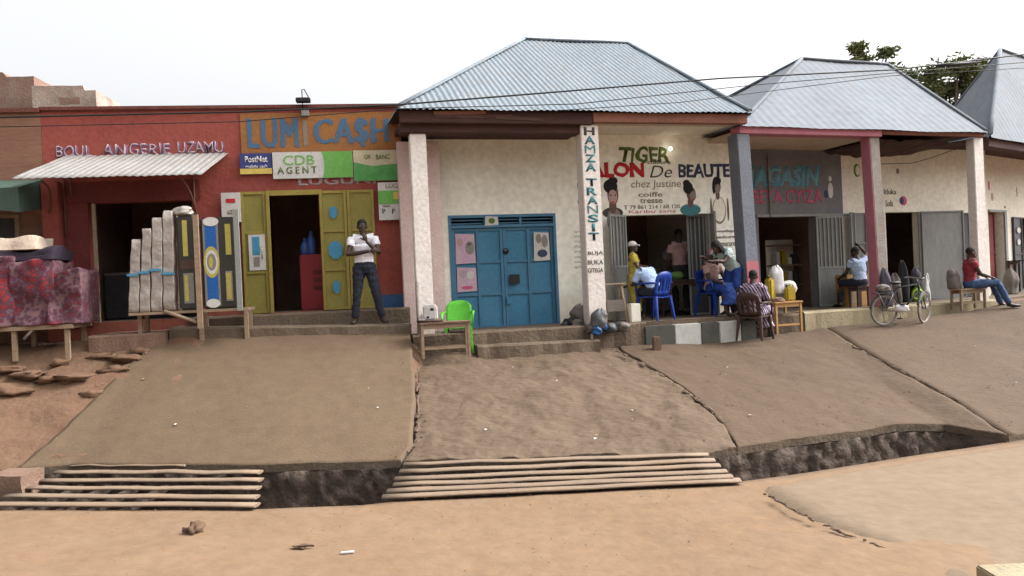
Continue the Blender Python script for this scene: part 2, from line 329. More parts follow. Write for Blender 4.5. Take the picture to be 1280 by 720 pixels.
# lettering: a text curve turned into a thin mesh stretched over a rectangle of a wall
def glyphs(body, bold=.0, shear=0., space=1.):
    cu = bpy.data.curves.new('t', 'FONT'); cu.body = body; cu.offset = bold; cu.shear = shear; cu.extrude = 0; cu.space_character = space; cu.resolution_u = 3
    o = bpy.data.objects.new('t', cu); C.objects.link(o)
    dg = bpy.context.evaluated_depsgraph_get(); me = bpy.data.meshes.new_from_object(o.evaluated_get(dg))
    bpy.data.objects.remove(o); return me
def letter(body, F, u0, v0, u1, v1, n, m, parent, bold=.012, shear=0., jit=.0, tilt=0., th=.004, name='lettering', space=1., drop=0.):
    """u0,v0,u1,v1: extent on the wall F at offset n; tilt = extra rise (m) at the right end"""
    me = glyphs(body, bold, shear, space)
    xs = [v.co.x for v in me.vertices]; ys = [v.co.y for v in me.vertices]; x0, x1, y0, y1 = min(xs), max(xs), min(ys), max(ys)
    s0, s1, z0, z1 = F.rect(u0, v0, u1, v1, n)
    bm = bmesh.new(); bm.from_mesh(me)
    for v in bm.verts:
        a = (v.co.x - x0) / (x1 - x0); b = (v.co.y - y0) / (y1 - y0)
        if jit:
            a += jit * .4 * noise.noise(Vector((a * 9, b * 2, 1))); b += jit * noise.noise(Vector((a * 11, b * 1.5, 5)))
        v.co = F.pt(s0 + (s1 - s0) * a, n + drop, z0 + (z1 - z0) * b + tilt * a)
    r = bmesh.ops.extrude_face_region(bm, geom=bm.faces[:])
    for e in r['geom']:
        if isinstance(e, bmesh.types.BMVert): e.co += Vector((F.n.x, F.n.y, 0)) * th
    bmesh.ops.recalc_face_normals(bm, faces=bm.faces)
    me2 = bpy.data.meshes.new(name); bm.to_mesh(me2); bm.free(); me2.materials.append(M[m] if isinstance(m, str) else m)
    return link(name, me2, parent)
def blob2d(mb, F, n, cs, cz, pts, m, th=.004):
    """flat painted shape: pts are (ds,dz) offsets"""
    front = [F.pt(cs + a, n + th, cz + b) for a, b in pts]; mb.poly(front, m)
def oval(rs, rz, k=20, a0=0): return [(rs * math.cos(a0 + 2 * math.pi * i / k), rz * math.sin(a0 + 2 * math.pi * i / k)) for i in range(k)]

# ------------------------------------------------------------------ terrain lines
def interp(pts, x):
    if x <= pts[0][0]: a, b = pts[0], pts[1]
    elif x >= pts[-1][0]: a, b = pts[-2], pts[-1]
    else:
        for a, b in zip(pts, pts[1:]):
            if a[0] <= x <= b[0]: break
    t = (x - a[0]) / (b[0] - a[0]); return [a[i] + (b[i] - a[i]) * t for i in range(1, len(a))]
fpx = [(0, 638), (200, 637), (320, 637), (450, 632), (520, 624), (700, 615), (920, 603), (1000, 592), (1120, 573), (1200, 561), (1280, 549)]
FP = [(-40, 9.2)] + [tuple(onz(u, v, 0).xy) for u, v in fpx] + [(14, 12.9), (40, 25)]
LZ = .15
bpx = [(0, 590), (90, 583), (330, 583), (500, 577), (700, 572), (880, 566), (1000, 550), (1120, 533), (1180, 528)]
BP = [tuple(onz(u, v, LZ).xy) for u, v in bpx]
BP = [(-40, BP[0][1] + .3)] + BP
e_ = onz(1276, 549, .05); BP += [(e_.x, e_.y), (14, 12.95), (40, 25.05)]
def YF(x): return interp(FP, x)[0]
def YB(x): return max(interp(BP, x)[0], YF(x) + .002)
def tp(u, D, z): return ((u - 640) / 1000 * D, D, z)
TL = [(-40, 9.5, 1.7), tp(0, 12.0, 1.60), tp(100, 12.2, 1.58), tp(205, 12.4, 1.58), tp(512, 12.88, 1.42)]
TR = [tp(520, 12.7, 1.06), tp(650, 13.15, 1.05), tp(900, 14.2, .95), tp(1050, 14.85, 1.07), tp(1200, 15.7, 1.19), tp(1280, 16.2, 1.35), (40, 27, 1.9)]
XS = tp(516, 12.88, 0)[0]
def top(x, left=None):
    left = x < XS if left is None else left
    return interp(TL if left else TR, x)
def G(x, y, left=None):
    yb = YB(x); yt, zt = top(x, left); lz = LZ
    if x > e_.x - 1.2: lz = LZ - .1 * min(1, (x - e_.x + 1.2) / 1.2)
    t = (y - yb) / (yt - yb)
    if t <= 0: return lz
    if t > 1: return zt
    return lz + (zt - lz) * t
def nz(x, y, sc_, a): return a * noise.fractal(Vector((x * sc_, y * sc_, 3.3)), .8, 2, 4)

# road: packed dirt up to the drain
def strip_mesh(mb, xs, rows, m):
    """rows: list of functions x -> (y,z)"""
    k = mb.mi(m); g = [[mb.bm.verts.new((x, *r(x))) for r in rows] for x in xs]
    for i in range(len(xs) - 1):
        for j in range(len(rows) - 1):
            f = mb.bm.faces.new((g[i][j], g[i + 1][j], g[i + 1][j + 1], g[i][j + 1])); f.material_index = k; f.smooth = True
def lin(a, b, n): return [a + (b - a) * i / n for i in range(n + 1)]
xs_all = [-200, -120, -70, -40, -25] + lin(-16, 18, 170) + [26, 40, 70, 120, 200]
mb = MB()
def road_row(t):
    def f(x):
        y = YF(x) - (1 - t) * 9; z = (nz(x, y, .5, .05) + nz(x, y, 2.3, .008)) * min(1, (1 - t) * 9 / .4 + .15) if abs(x) < 30 else 0
        return y, z - (.03 if t < .02 else 0)
    return f
strip_mesh(mb, xs_all, [lambda x: (-120, -.05)] + [road_row(i / 60) for i in range(61)] + [lambda x: (YF(x), -.95)], 'road')
struct(mb.build('road'))
# channel floor + ground behind drain up to the buildings and to the horizon (one sheet)
mb = MB()
rows = [lambda x: (YF(x) - .0, -.93), lambda x: (YB(x) + .001, -.93)]
def grow(t):
    def f(x):
        yb = YB(x); yt, zt = top(x); y = yb + .04 + (yt - yb) * t
        z = G(x, y) - .10 + nz(x, y, 1.2, .05)
        if x < -4.6 and .02 < t: z += .08 + nz(x, y, 1.3, .09) + abs(nz(x, y, 3.1, .05))
        return y, z
    return f
rows += [lambda x: (YB(x) + .02, G(x, YB(x)) - .12)] + [grow(i / 50) for i in range(51)]
rows += [lambda x: (top(x)[0] + .8, top(x)[1] - .03), lambda x: (top(x)[0] + 12, top(x)[1] - .1), lambda x: (90, 1.), lambda x: (900, 1.)]
strip_mesh(mb, xs_all, rows, 'dirt')
struct(mb.build('ground'))
# stone lining of the drain
mb = MB(); xs = lin(BP[1][0], e_.x - .05, 260)
k = mb.mi('stone'); H = 14; g = []
for x in xs:
    col = []
    for j in range(H + 1):
        z = G(x, YB(x)) - .06 - j / H * .87
        d = noise.voronoi(Vector((x * 4.6 + .4 * noise.noise(Vector((x * 3, z * 3, 1))), z * 6.5 + 5, 2)))[0]; q = min(1, (d[1] - d[0]) * 4.5)
        col.append(mb.bm.verts.new((x, YB(x) - .02 - .07 * q - .02 * noise.noise(Vector((x * 9, z * 9, 0))), z)))
    g.append(col)
for i in range(len(xs) - 1):
    for j in range(H):
        f = mb.bm.faces.new((g[i][j], g[i + 1][j], g[i + 1][j + 1], g[i][j + 1])); f.material_index = k; f.smooth = True
dl = mb.build('drain_wall', normals=False); tag(dl, 'rough stone lining wall of the open roadside drain', 'drain wall')
# ------------------------------------------------------------------ forecourt slabs
def slab(name, left, right, m, lf, rows_=60, cols=90, up=.0, rough=.01, y0=0., y1=1.):
    """left/right: x at t for the two side edges (lists of (t,x)); t runs from drain lip to steps"""
    mb = MB(); k = mb.mi(m); g = []
    for i in range(cols + 1):
        col = []; a = i / cols
        for j in range(rows_ + 1):
            t = y0 + (y1 - y0) * j / rows_
            xl = interp(left, t)[0]; xr = interp(right, t)[0]; x = xl + (xr - xl) * a
            if 0 < j < rows_ and i in (0, cols): x += .035 * noise.noise(Vector((t * 14, i, 0)))
            yb = YB(x); yt, zt = top(x, lf); y = yb + (yt - yb) * t
            if j == 0: y += .025 * noise.noise(Vector((x * 3, 0, 7)))
            z = G(x, y, lf) + up + nz(x, y, .9, rough * 2) + nz(x, y, 4, rough * .7)
            col.append(mb.bm.verts.new((x, y, z)))
        g.append(col)
    for i in range(cols):
        for j in range(rows_):
            f = mb.bm.faces.new((g[i][j], g[i + 1][j], g[i + 1][j + 1], g[i][j + 1])); f.material_index = k; f.smooth = True
    edge = [g[i][0] for i in range(cols + 1)] + [g[cols][j] for j in range(1, rows_ + 1)] + [g[i][rows_] for i in range(cols - 1, -1, -1)] + [g[0][j] for j in range(rows_ - 1, 0, -1)]
    low = [mb.bm.verts.new(v.co + Vector((0, 0, -.09 if v.co.y < YB(v.co.x) + .3 else -.45))) for v in edge]
    k2 = mb.mi('step')
    for i in range(len(edge)):
        j = (i + 1) % len(edge); mb.bm.faces.new((edge[i], low[i], low[j], edge[j])).material_index = k2
    return struct(mb.build(name))
def xt(u, v, lf):       # slab t and x under a pixel
    lo, hi = 7., 22.
    for _ in range(40):
        Y = (lo + hi) / 2; p = atY(u, v, Y)
        if p.z > G(p.x, p.y, lf): lo = Y
        else: hi = Y
    yb = YB(p.x); yt = top(p.x, lf)[0]
    return (p.y - yb) / (yt - yb), p.x, p
def edge(pxs, lf):
    r = sorted((xt(u, v, lf)[:2] for u, v in pxs)); r = [(-.02, r[0][1])] + r
    return r + [(1.02, r[-1][1])]
slab('cement_slab', edge([(20, 588), (60, 556), (105, 512), (150, 468), (180, 442), (203, 423)], True), edge([(497, 579), (514, 560), (519, 500), (516, 450), (513, 421)], True), 'slab', True, up=.02, rough=.008)
slab('broken_slab', edge([(499, 579), (518, 558), (523, 500), (521, 450), (519, 441)], False), edge([(920, 560), (905, 535), (860, 490), (800, 452), (775, 437)], False), 'slab_rough', False, up=.0, rough=.028, rows_=110, cols=160)
slab('brown_slab', edge([(921, 560), (906, 535), (861, 490), (801, 452), (776, 437)], False), edge([(1225, 525), (1200, 507), (1130, 470), (1085, 443), (1040, 416)], False), 'slab_far', False, up=.015, rough=.012)
slab('farther_slab', edge([(1226, 525), (1201, 507), (1131, 470), (1086, 443), (1041, 416)], False), [(-.02, 15.5), (1.02, 15.5)], 'slab_far', False, up=.01, rough=.012, cols=60)
# drain lip: pale cement strip in front of the right slabs
# cracks: ribbons of earth and crumbs
def crack(pxs, lf, wid, seed, on=None):
    rnd = random.Random(seed); pts = []
    for (u0, v0), (u1, v1) in zip(pxs, pxs[1:]):
        n = max(2, int(math.hypot(u1 - u0, v1 - v0) / 4))
        for i in range(n): pts.append((u0 + (u1 - u0) * i / n + rnd.uniform(-1.6, 1.6), v0 + (v1 - v0) * i / n + rnd.uniform(-.7, .7)))
    mb = MB(); k = mb.mi('crack'); prev = None
    for u, v in pts:
        if on is None: p = xt(u, v, lf)[2]; f_ = lambda x, y: G(x, y, lf) + .034 if lf is not None else 0
        else: p = onz(u, v, on); f_ = lambda x, y: on + .03
        ww = wid * rnd.uniform(.35, 1.5)
        a = mb.bm.verts.new((p.x - ww, p.y + ww * .3, f_(p.x - ww, p.y) - .01)); b = mb.bm.verts.new((p.x, p.y, f_(p.x, p.y) + .004 * rnd.random())); c = mb.bm.verts.new((p.x + ww, p.y - ww * .3, f_(p.x + ww, p.y) - .01))
        if prev and noise.noise(Vector((u * .09, seed * 5.1, v * .09))) > -.12:
            mb.bm.faces.new((prev[0], prev[1], b, a)).material_index = k; mb.bm.faces.new((prev[1], prev[2], c, b)).material_index = k
        prev = (a, b, c)
        if rnd.random() < (.35 if on is None else .12):
            r = rnd.uniform(.006, .02); mb.ell((p.x + rnd.uniform(-2, 2) * wid, p.y + rnd.uniform(-2, 2) * wid, f_(p.x, p.y) + r * .2), (r, r * .8, r * .6), 'crack', 6)
    return tag(mb.build('crack_rubble'), kind='stuff')
crack([(518, 440), (523, 500), (520, 555), (496, 580)], False, .035, 1)
crack([(770, 440), (800, 455), (845, 482), (880, 508), (912, 536)], False, .03, 2)
crack([(1058, 430), (1100, 452), (1150, 478), (1203, 508)], False, .011, 3)
crack([(205, 424), (170, 452), (150, 468)], True, .03, 4)
# cement apron at the right side of the road with its broken edge
mb = MB(); k = mb.mi('ramp'); g = []
A_ = [onz(u, v, 0) for u, v in ((948, 612), (962, 624), (1010, 648), (1060, 670), (1125, 694), (1180, 735), (1215, 800))]
for i in range(61):
    a = i / 60; q = a * (len(A_) - 1); i0 = min(int(q), len(A_) - 2); p = A_[i0].lerp(A_[i0 + 1], q - i0); col = []
    xe = p.x + .03 * noise.noise(Vector((a * 30, 0, 0)))
    for j in range(41):
        b = (j / 40) ** 1.5; x = xe + b * 26; y = p.y if j else p.y
        y = p.y + (YF(x) - .03 - YF(xe)) * 1.0 if i == 0 else p.y + (YF(x) - YF(xe)) * (1 - a) 
        rise = .03 + .05 * min(1, b * 4)
        col.append(mb.bm.verts.new((x, y - .0, rise * (1 if i > 1 else .9) + nz(x, y, .6, .03) + nz(x, y, 3, .006) - (.07 if j == 0 else 0))))
    g.append(col)
for i in range(60):
    for j in range(40):
        f = mb.bm.faces.new((g[i][j], g[i][j + 1], g[i + 1][j + 1], g[i + 1][j])); f.material_index = k; f.smooth = True
ed = [g[0][j] for j in range(41)]
for a, b in zip(ed, ed[1:]):
    c = mb.bm.verts.new(b.co - Vector((0, -.005, .4))); d = mb.bm.verts.new(a.co - Vector((0, -.005, .4))); mb.bm.faces.new((a, b, c, d)).material_index = k
struct(mb.build('road_apron'))
crack([(955, 619), (985, 637), (1020, 655), (1060, 673), (1120, 694)], None, .016, 9, on=.01)

# ------------------------------------------------------------------ grates over the drain
def grate(label, ends, group):
    c = Vector(onz(*[sum(e[i] for e in ends[0]) / 2 for i in (0, 1)], .05)); r = thing('drain_grate', label, 'grate', (c.x, c.y, 0), group)
    rnd = random.Random(len(ends) * 3)
    zt = []
    for i, (a, b) in enumerate(ends):
        f = i / (len(ends) - 1); z = LZ * (1 - f) + .03 * f + .01
        p, q = onz(*a, z), onz(*b, z); wd = .074 + rnd.uniform(-.008, .01)
        pts = [p.lerp(q, k / 12) + Vector((0, .03 * noise.noise(Vector((k * .35, i * 1.7, 3))), .012 * noise.noise(Vector((k * .5, i, 9))))) for k in range(13)]
        m = MB(); m.tube(pts, [wd * (1 + .12 * noise.noise(Vector((k * .9, i * 2., 4)))) for k in range(13)], 'bar', 8, flat_=.24); m.build('bar', r); zt.append((pts, z))
    # cross beams under the bars
    x0 = max(p[0][0].x for p in zt) + .25; x1 = min(p[0][-1].x for p in zt) - .25
    for k in range(4):
        x = x0 + (x1 - x0) * k / 3; m = MB(); m.box(x - .04, x + .04, YF(x) - .1, YB(x) + .1, -.12, -.05, 'soil_dark')
        m.build('cross_beam', r)
    return r
grate('long dusty bars over the drain left of the open stone pit', [((78, 581), (235, 581)), ((70, 590), (326, 590)), ((52, 600), (326, 600)), ((30, 610), (324, 610)), ((8, 620), (322, 621)), ((-60, 630), (322, 631))], 'bar grates over the drain')
grate('long dusty bars over the drain between the two open pits', [((505, 580), (885, 568)), ((500, 589), (893, 575)), ((494, 598), (900, 582)), ((492, 606), (908, 589)), ((484, 614), (915, 595)), ((478, 621), (925, 600))], 'bar grates over the drain')

# ------------------------------------------------------------------ building helpers
def wall(mb, F, s0, s1, n0, z0, z1, openings, m, th=.2):
    """front face at offset n0; openings are (s0,s1,z0,z1)"""
    ss = sorted({s0, s1, *[o[0] for o in openings], *[o[1] for o in openings]}); zs = sorted({z0, z1, *[o[2] for o in openings], *[o[3] for o in openings]})
    ss = [s for s in ss if s0 <= s <= s1]; zs = [z for z in zs if z0 <= z <= z1]
    P = F.pt; k = mb.mi(m)
    solid = lambda a, b, c, d: not any(o[0] - 1e-6 <= a and b <= o[1] + 1e-6 and o[2] - 1e-6 <= c and d <= o[3] + 1e-6 for o in openings)
    def q(pts): mb.bm.faces.new([mb.bm.verts.new(p) for p in pts]).material_index = k
    ns, nzv = len(ss) - 1, len(zs) - 1
    S = [[solid(ss[i], ss[i + 1], zs[j], zs[j + 1]) for j in range(nzv)] for i in range(ns)]
    nb = n0 - th
    for i in range(ns):
        for j in range(nzv):
            if not S[i][j]: continue
            a, b, c, d = ss[i], ss[i + 1], zs[j], zs[j + 1]
            q((P(a, n0, c), P(b, n0, c), P(b, n0, d), P(a, n0, d))); q((P(b, nb, c), P(a, nb, c), P(a, nb, d), P(b, nb, d)))
            if i == 0 or not S[i - 1][j]: q((P(a, nb, c), P(a, n0, c), P(a, n0, d), P(a, nb, d)))
            if i == ns - 1 or not S[i + 1][j]: q((P(b, n0, c), P(b, nb, c), P(b, nb, d), P(b, n0, d)))
            if j == 0 or not S[i][j - 1]: q((P(a, nb, c), P(b, nb, c), P(b, n0, c), P(a, n0, c)))
            if j == nzv - 1 or not S[i][j + 1]: q((P(a, n0, d), P(b, n0, d), P(b, nb, d), P(a, nb, d)))
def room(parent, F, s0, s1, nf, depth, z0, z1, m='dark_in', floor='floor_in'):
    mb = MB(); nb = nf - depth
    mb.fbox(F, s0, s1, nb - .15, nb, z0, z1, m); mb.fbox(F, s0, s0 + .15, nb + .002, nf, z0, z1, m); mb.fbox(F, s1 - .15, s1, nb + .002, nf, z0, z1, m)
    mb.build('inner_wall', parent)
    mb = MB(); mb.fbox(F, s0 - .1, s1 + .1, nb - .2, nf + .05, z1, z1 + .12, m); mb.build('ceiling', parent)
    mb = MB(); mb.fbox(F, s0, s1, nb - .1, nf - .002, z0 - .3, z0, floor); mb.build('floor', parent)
def corrugated(mb, quad_fn, nu, nv, m, amp, waves, normal):
    """sheet with real ribs; quad_fn(a,b) a across ribs 0..1, b along"""
    k = mb.mi(m); g = [[mb.bm.verts.new(quad_fn(i / nu, j / nv) + normal * amp * math.sin(2 * math.pi * waves * i / nu)) for j in range(nv + 1)] for i in range(nu + 1)]
    for i in range(nu):
        for j in range(nv):
            f = mb.bm.faces.new((g[i][j], g[i + 1][j], g[i + 1][j + 1], g[i][j + 1])); f.material_index = k; f.smooth = True
def hip_face(mb, e0, e1, r0, r1, m, pitch=.115, amp=.012):
    """corrugated roof face: eave e0-e1, ridge r0-r1; ribs run up the slope"""
    ex = (e1 - e0); L = ex.length; ex.normalize(); nrm = ex.cross((r0 - e0)).normalized()
    if nrm.z < 0: nrm = -nrm
    up = nrm.cross(ex); up = up if up.z > 0 else -up
    ra = (r0 - e0).dot(ex); rh = (r0 - e0).dot(up); rb = (r1 - e0).dot(ex); rh1 = (r1 - e0).dot(up)
    def hmax(a):
        if a < ra: return rh * max(a, 0) / ra if ra > 0 else 0
        if a > rb: return rh1 * (L - a) / (L - rb) if L > rb else rh1
        return rh + (rh1 - rh) * ((a - ra) / (rb - ra) if rb > ra else 0)
    k = mb.mi(m); n = max(8, int(L / pitch * 6)); prev = None
    for i in range(n + 1):
        a = L * i / n; off = nrm * amp * math.sin(2 * math.pi * a / pitch); h = hmax(a)
        col = []
        for j in range(5):
            b = j / 4; lap = nrm * (.006 * (b * 4 % 1))
            wob = nrm * (.022 * noise.noise(Vector((a * .8, b * 2, L))))
            col.append(mb.bm.verts.new(e0 + ex * a + up * (h * b - (.05 if j == 0 else 0)) + off + lap + wob))
        if prev:
            for j in range(4):
                f = mb.bm.faces.new((prev[j], col[j], col[j + 1], prev[j + 1])); f.material_index = k; f.smooth = True
        prev = col
def hip_roof(parent, corners, ridge, m, capm=None, **kw):
    """corners front-left, front-right, back-right, back-left; ridge left, right"""
    fl, fr, br, bl = corners; rl, rr = ridge
    mb = MB(); hip_face(mb, fl, fr, rl, rr, m, **kw); hip_face(mb, br, bl, rr, rl, m, **kw)
    hip_face(mb, bl, fl, rl, rl, m, **kw); hip_face(mb, fr, br, rr, rr, m, **kw)
    rf = mb.build('roof', parent, normals=False)
    mb = MB()
    for a, b in ((fl, rl), (fr, rr), (rl, rr), (bl, rl), (br, rr)):
        mb.tube([a.lerp(b, t) + Vector((0, 0, .03)) for t in lin(0, 1, 6)], .05, capm or m, 8, flat_=.6)
    mb.build('ridge_cap', rf)
    return rf

# ================================================================== RED BUILDING
sL, sR = F1.sz(56, 250)[0], F1.sz(505, 250)[0]
ztop = F1.sz(300, 137)[1]
rb = thing('shop_building', 'long red painted shop building with a flat parapet and an orange painted panel', 'building', F1.pt((sL + sR) / 2, 0, 1.5))
ZF1 = F1.sz(400, 388)[1]
o1 = F1.rect(112, 252, 243, 392); o2 = F1.rect(333, 240, 401, 388)
o1 = (o1[0], o1[1], ZF1 - .02, o1[3]); o2 = (o2[0], F1.sz(401, 310)[0], ZF1, o2[3])
mb = MB(); wall(mb, F1, sL, sR, 0, ZF1 - .6, ztop, [o1, (o2[0], o2[1], o2[2], o2[3])], 'red'); mb.build('wall', rb)
mb = MB(); mb.fbox(F1, sL - .03, sR, -.3, .05, ztop, ztop + .07, 'parapet'); mb.build('parapet_coping', rb, bevel=.015)
mb = MB(); mb.fbox(F1, sL, sL + .0 + (F1.sz(80, 300)[0] - sL), .001, .16, ZF1 - .3, F1.sz(68, 228)[1], 'red'); mb.build('pilaster', rb, bevel=.01)
# dark maroon recess panel beside the opening
a, b, c, d = F1.rect(82, 252, 113, 392); mb = MB(); mb.fbox(F1, a, b, .002, .012, ZF1 - .1, d, 'red_dark'); mb.build('painted_panel', rb)
a, b, c, d = F1.rect(82, 226, 250, 252); mb = MB(); mb.fbox(F1, a, b, .002, .012, c, d, 'red_dark'); mb.build('painted_panel', rb)
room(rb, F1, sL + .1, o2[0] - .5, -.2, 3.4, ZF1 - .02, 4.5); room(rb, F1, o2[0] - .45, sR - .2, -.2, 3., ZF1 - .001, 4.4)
mb = MB(); mb.fbox(F1, sL, sR, -3.8, -.2, ztop - .45, ztop - .3, 'dark_in'); mb.build('flat_roof', rb)
for s_ in (sL, sR - .2):
    mb = MB(); mb.fbox(F1, s_, s_ + .2, -3.8, -.202, ZF1 - .6, ztop, 'red'); mb.build('side_wall', rb)
# pale door post in the left opening
mb = MB(); s_ = F1.sz(119, 320)[0]; mb.fbox(F1, s_, s_ + .05, .013, .06, ZF1 - .02, F1.sz(118, 255)[1], 'wood'); mb.build('door_post', rb)
mb = MB(); a, b, c, d = F1.rect(128, 338, 165, 344, -1.5); mb.fbox(F1, a, b + .6, -2.2, -1.6, c, c + .05, 'steel'); mb.fbox(F1, a, b + .6, -2.2, -1.6, ZF1, c - .002, 'grey_dark'); cnt = mb.build('shop_counter', None); tag(cnt, 'dim dark counter with pale top inside the left doorway of the red shop', 'counter')
# blue band foot at right
a, b, c, d = F1.rect(474, 368, 513, 388); mb = MB(); mb.fbox(F1, a, sR, .002, .012, ZF1 - .01, d, 'blue_deep'); mb.build('painted_band', rb)
# orange panel with the painted shop name
a, b, c, d = F1.rect(301, 141, 499, 191); mb = MB(); mb.fbox(F1, a, sR - .002, .003, .02, c, d, 'orange_board'); mb.build('painted_panel', rb)
# cream-yellow frame over the doors
def doorleaf(parent, F, s0, s1, n, z0, z1, rows_, cols_, m, mp, frame=.06, th=.04, name='door', patches=None, ang=0., hinge='l', handle=True):
    """framed metal leaf with sunk panels, optionally swung about a hinge"""
    mb = MB(); W = s1 - s0; Hh = z1 - z0
    def T(s, nn, z):
        ds = s - (s0 if hinge == 'l' else s1); ca, sa = math.cos(ang), math.sin(ang)
        return F.pt((s0 if hinge == 'l' else s1) + ds * ca - (nn) * sa, n + ds * sa + nn * ca, z)
    def bx(a, b, n0, n1, c, d, m_, mbx=None):
        (mbx or mb).hexa([T(a, n1, c), T(b, n1, c), T(b, n0, c), T(a, n0, c), T(a, n1, d), T(b, n1, d), T(b, n0, d), T(a, n0, d)], m_)
    bx(s0 + .001, s1 - .001, 0, th * .4, z0, z1, mp)
    for i in range(cols_ + 1):
        x = s0 + (W - frame) * i / cols_; bx(x, x + frame, th * .4 + .001, th, z0, z1, m)
    for j in range(rows_ + 1):
        z = z0 + (Hh - frame) * j / rows_
        for i in range(cols_):
            xa = s0 + (W - frame) * i / cols_ + frame; xb = s0 + (W - frame) * (i + 1) / cols_
            bx(xa + .001, xb - .001, th * .4 + .001, th - .002, z, z + frame, m)
    dr = mb.build(name, parent, bevel=.004)
    if patches:
        for (fa, fb, fc, fd, mm) in patches:
            m2 = MB(); m2.mi(mm); cs, cz = s0 + W * (fa + fb) / 2, z0 + Hh * (fc + fd) / 2
            pts = [T(cs + p, th + .003, cz + q) for p, q in oval(W * (fb - fa) / 2, Hh * (fd - fc) / 2, 8, math.pi / 8)]
            m2.poly(pts, mm); m2.build('paint_patch', dr)
    if handle:
        m2 = MB(); hs = s1 - .09 if hinge == 'l' else s0 + .09; m2.tube([T(hs, th + .001, z0 + Hh * .45), T(hs, th + .05, z0 + Hh * .46), T(hs, th + .05, z0 + Hh * .53), T(hs, th + .001, z0 + Hh * .54)], .009, 'steel', 6); m2.build('handle', dr)
    return dr
a, b, c, d = F1.rect(304, 240, 338, 389); doorleaf(rb, F1, a, b - .03, .03, ZF1, d, 3, 1, 'yellow_door', 'yellow_panel', .05)
a, b, c, d = F1.rect(402, 238, 470, 387); mid = (a + b) / 2
doorleaf(rb, F1, a, mid - .004, .03, ZF1, d, 3, 1, 'yellow_door', 'yellow_panel', .05, patches=[(.35, .65, .76, .87, 'blue_patch'), (.25, .78, .42, .58, 'blue_patch'), (.36, .64, .13, .25, 'blue_patch')])
doorleaf(rb, F1, mid + .004, b, .03, ZF1, d, 3, 1, 'yellow_door', 'yellow_panel', .05, patches=[(.38, .62, .46, .56, 'blue_patch')])
mb = MB(); a2 = F1.sz(333, 240)[0]; mb.fbox(F1, a2, F1.sz(402, 240)[0] - .002, .012, .06, F1.sz(370, 242)[1] - .03, F1.sz(370, 238)[1], 'yellow_door')
mb.fbox(F1, F1.sz(336, 310)[0] - .0, F1.sz(340, 310)[0], .062, .1, ZF1, d, 'yellow_door'); mb.build('door_frame', rb)
# lettering painted on the wall
for dx_ in (0, 1.6, 3.2): letter('LUM', F1, 309 + dx_, 148 + dx_ * .3, 370 + dx_, 184 + dx_ * .3, .021 + dx_ * .0004, 't_blue', rb, bold=0, space=1.15, jit=.07)
letter('I', F1, 379, 150, 384, 182, .021, 't_grey', rb, bold=.0)
for dx_ in (0, 1.6, 3.2): letter('CA$H', F1, 392 + dx_, 149 - dx_ * .3, 483 + dx_, 184 - dx_ * .3, .021 + dx_ * .0004, 't_blue', rb, bold=0, space=1.1, jit=.07)
for tx_, ua, ub, va in (('BOUL', 70, 114, 182), ('ANGERIE', 128, 212, 179.5), ('UZAMU', 222, 278, 177)):
    letter(tx_, F1, ua, va, ub, va + 14, .003, 't_pale', rb, bold=-.004, jit=.12)
    letter(tx_, F1, ua + 1, va + 1, ub + 2, va + 15.5, .001, 't_shadow', rb, bold=.03, jit=.12, th=.001)
letter('LUGUNI', F1, 372, 219, 470, 231, .003, 't_pale', rb, bold=.03)
# tin awning on curved brackets
mb = MB(); bl_, br_ = F1.sz(82, 196)[0], F1.sz(286, 192)[0]; zb = F1.sz(200, 193)[1]; zf = zb - .50; nf = 1.05
fl_, fr_ = F1.sz(13, 223, nf)[0], F1.sz(252, 219, nf)[0]
def aw(a, b):
    s = (bl_ + (br_ - bl_) * a) * (1 - b) + (fl_ + (fr_ - fl_) * a) * b; return F1.pt(s, .02 + (nf - .02) * b, zb + (zf - zb) * b + .012 * noise.noise(Vector((a * 8, b * 2, 0))))
corrugated(mb, aw, 190, 6, 'tin', .006, 24, Vector((0, -.4, .9)))
awn = mb.build('awning', rb, normals=False); sm = awn.modifiers.new('s', 'SOLIDIFY'); sm.thickness = .004
for u in (82, 244):
    s_ = F1.sz(u, 260)[0]; mb = MB()
    pts = [F1.pt(s_ - .18 * math.cos(t) * 0 - .35 * (1 - math.sin(t)) * (1 if u < 100 else -.2), .02 + .95 * (1 - math.cos(t)) if False else .03 + .85 * (t / 1.57) ** 1.6, zf - .75 + .72 * math.sin(t)) for t in lin(0, 1.57, 10)]
    mb.tube(pts, .016, 'rust', 6); mb.tube([F1.pt(s_, .03, zf - .8), F1.pt(s_, .03, zb - .1)], .015, 'rust', 6); mb.build('bracket', awn)
mb = MB(); mb.tube([F1.pt(F1.sz(91, 250)[0], .06, F1.sz(91, 245)[1]), F1.pt(F1.sz(91, 250)[0], .06, F1.sz(91, 222)[1])], .02, 'rust', 6); mb.build('bracket', awn)
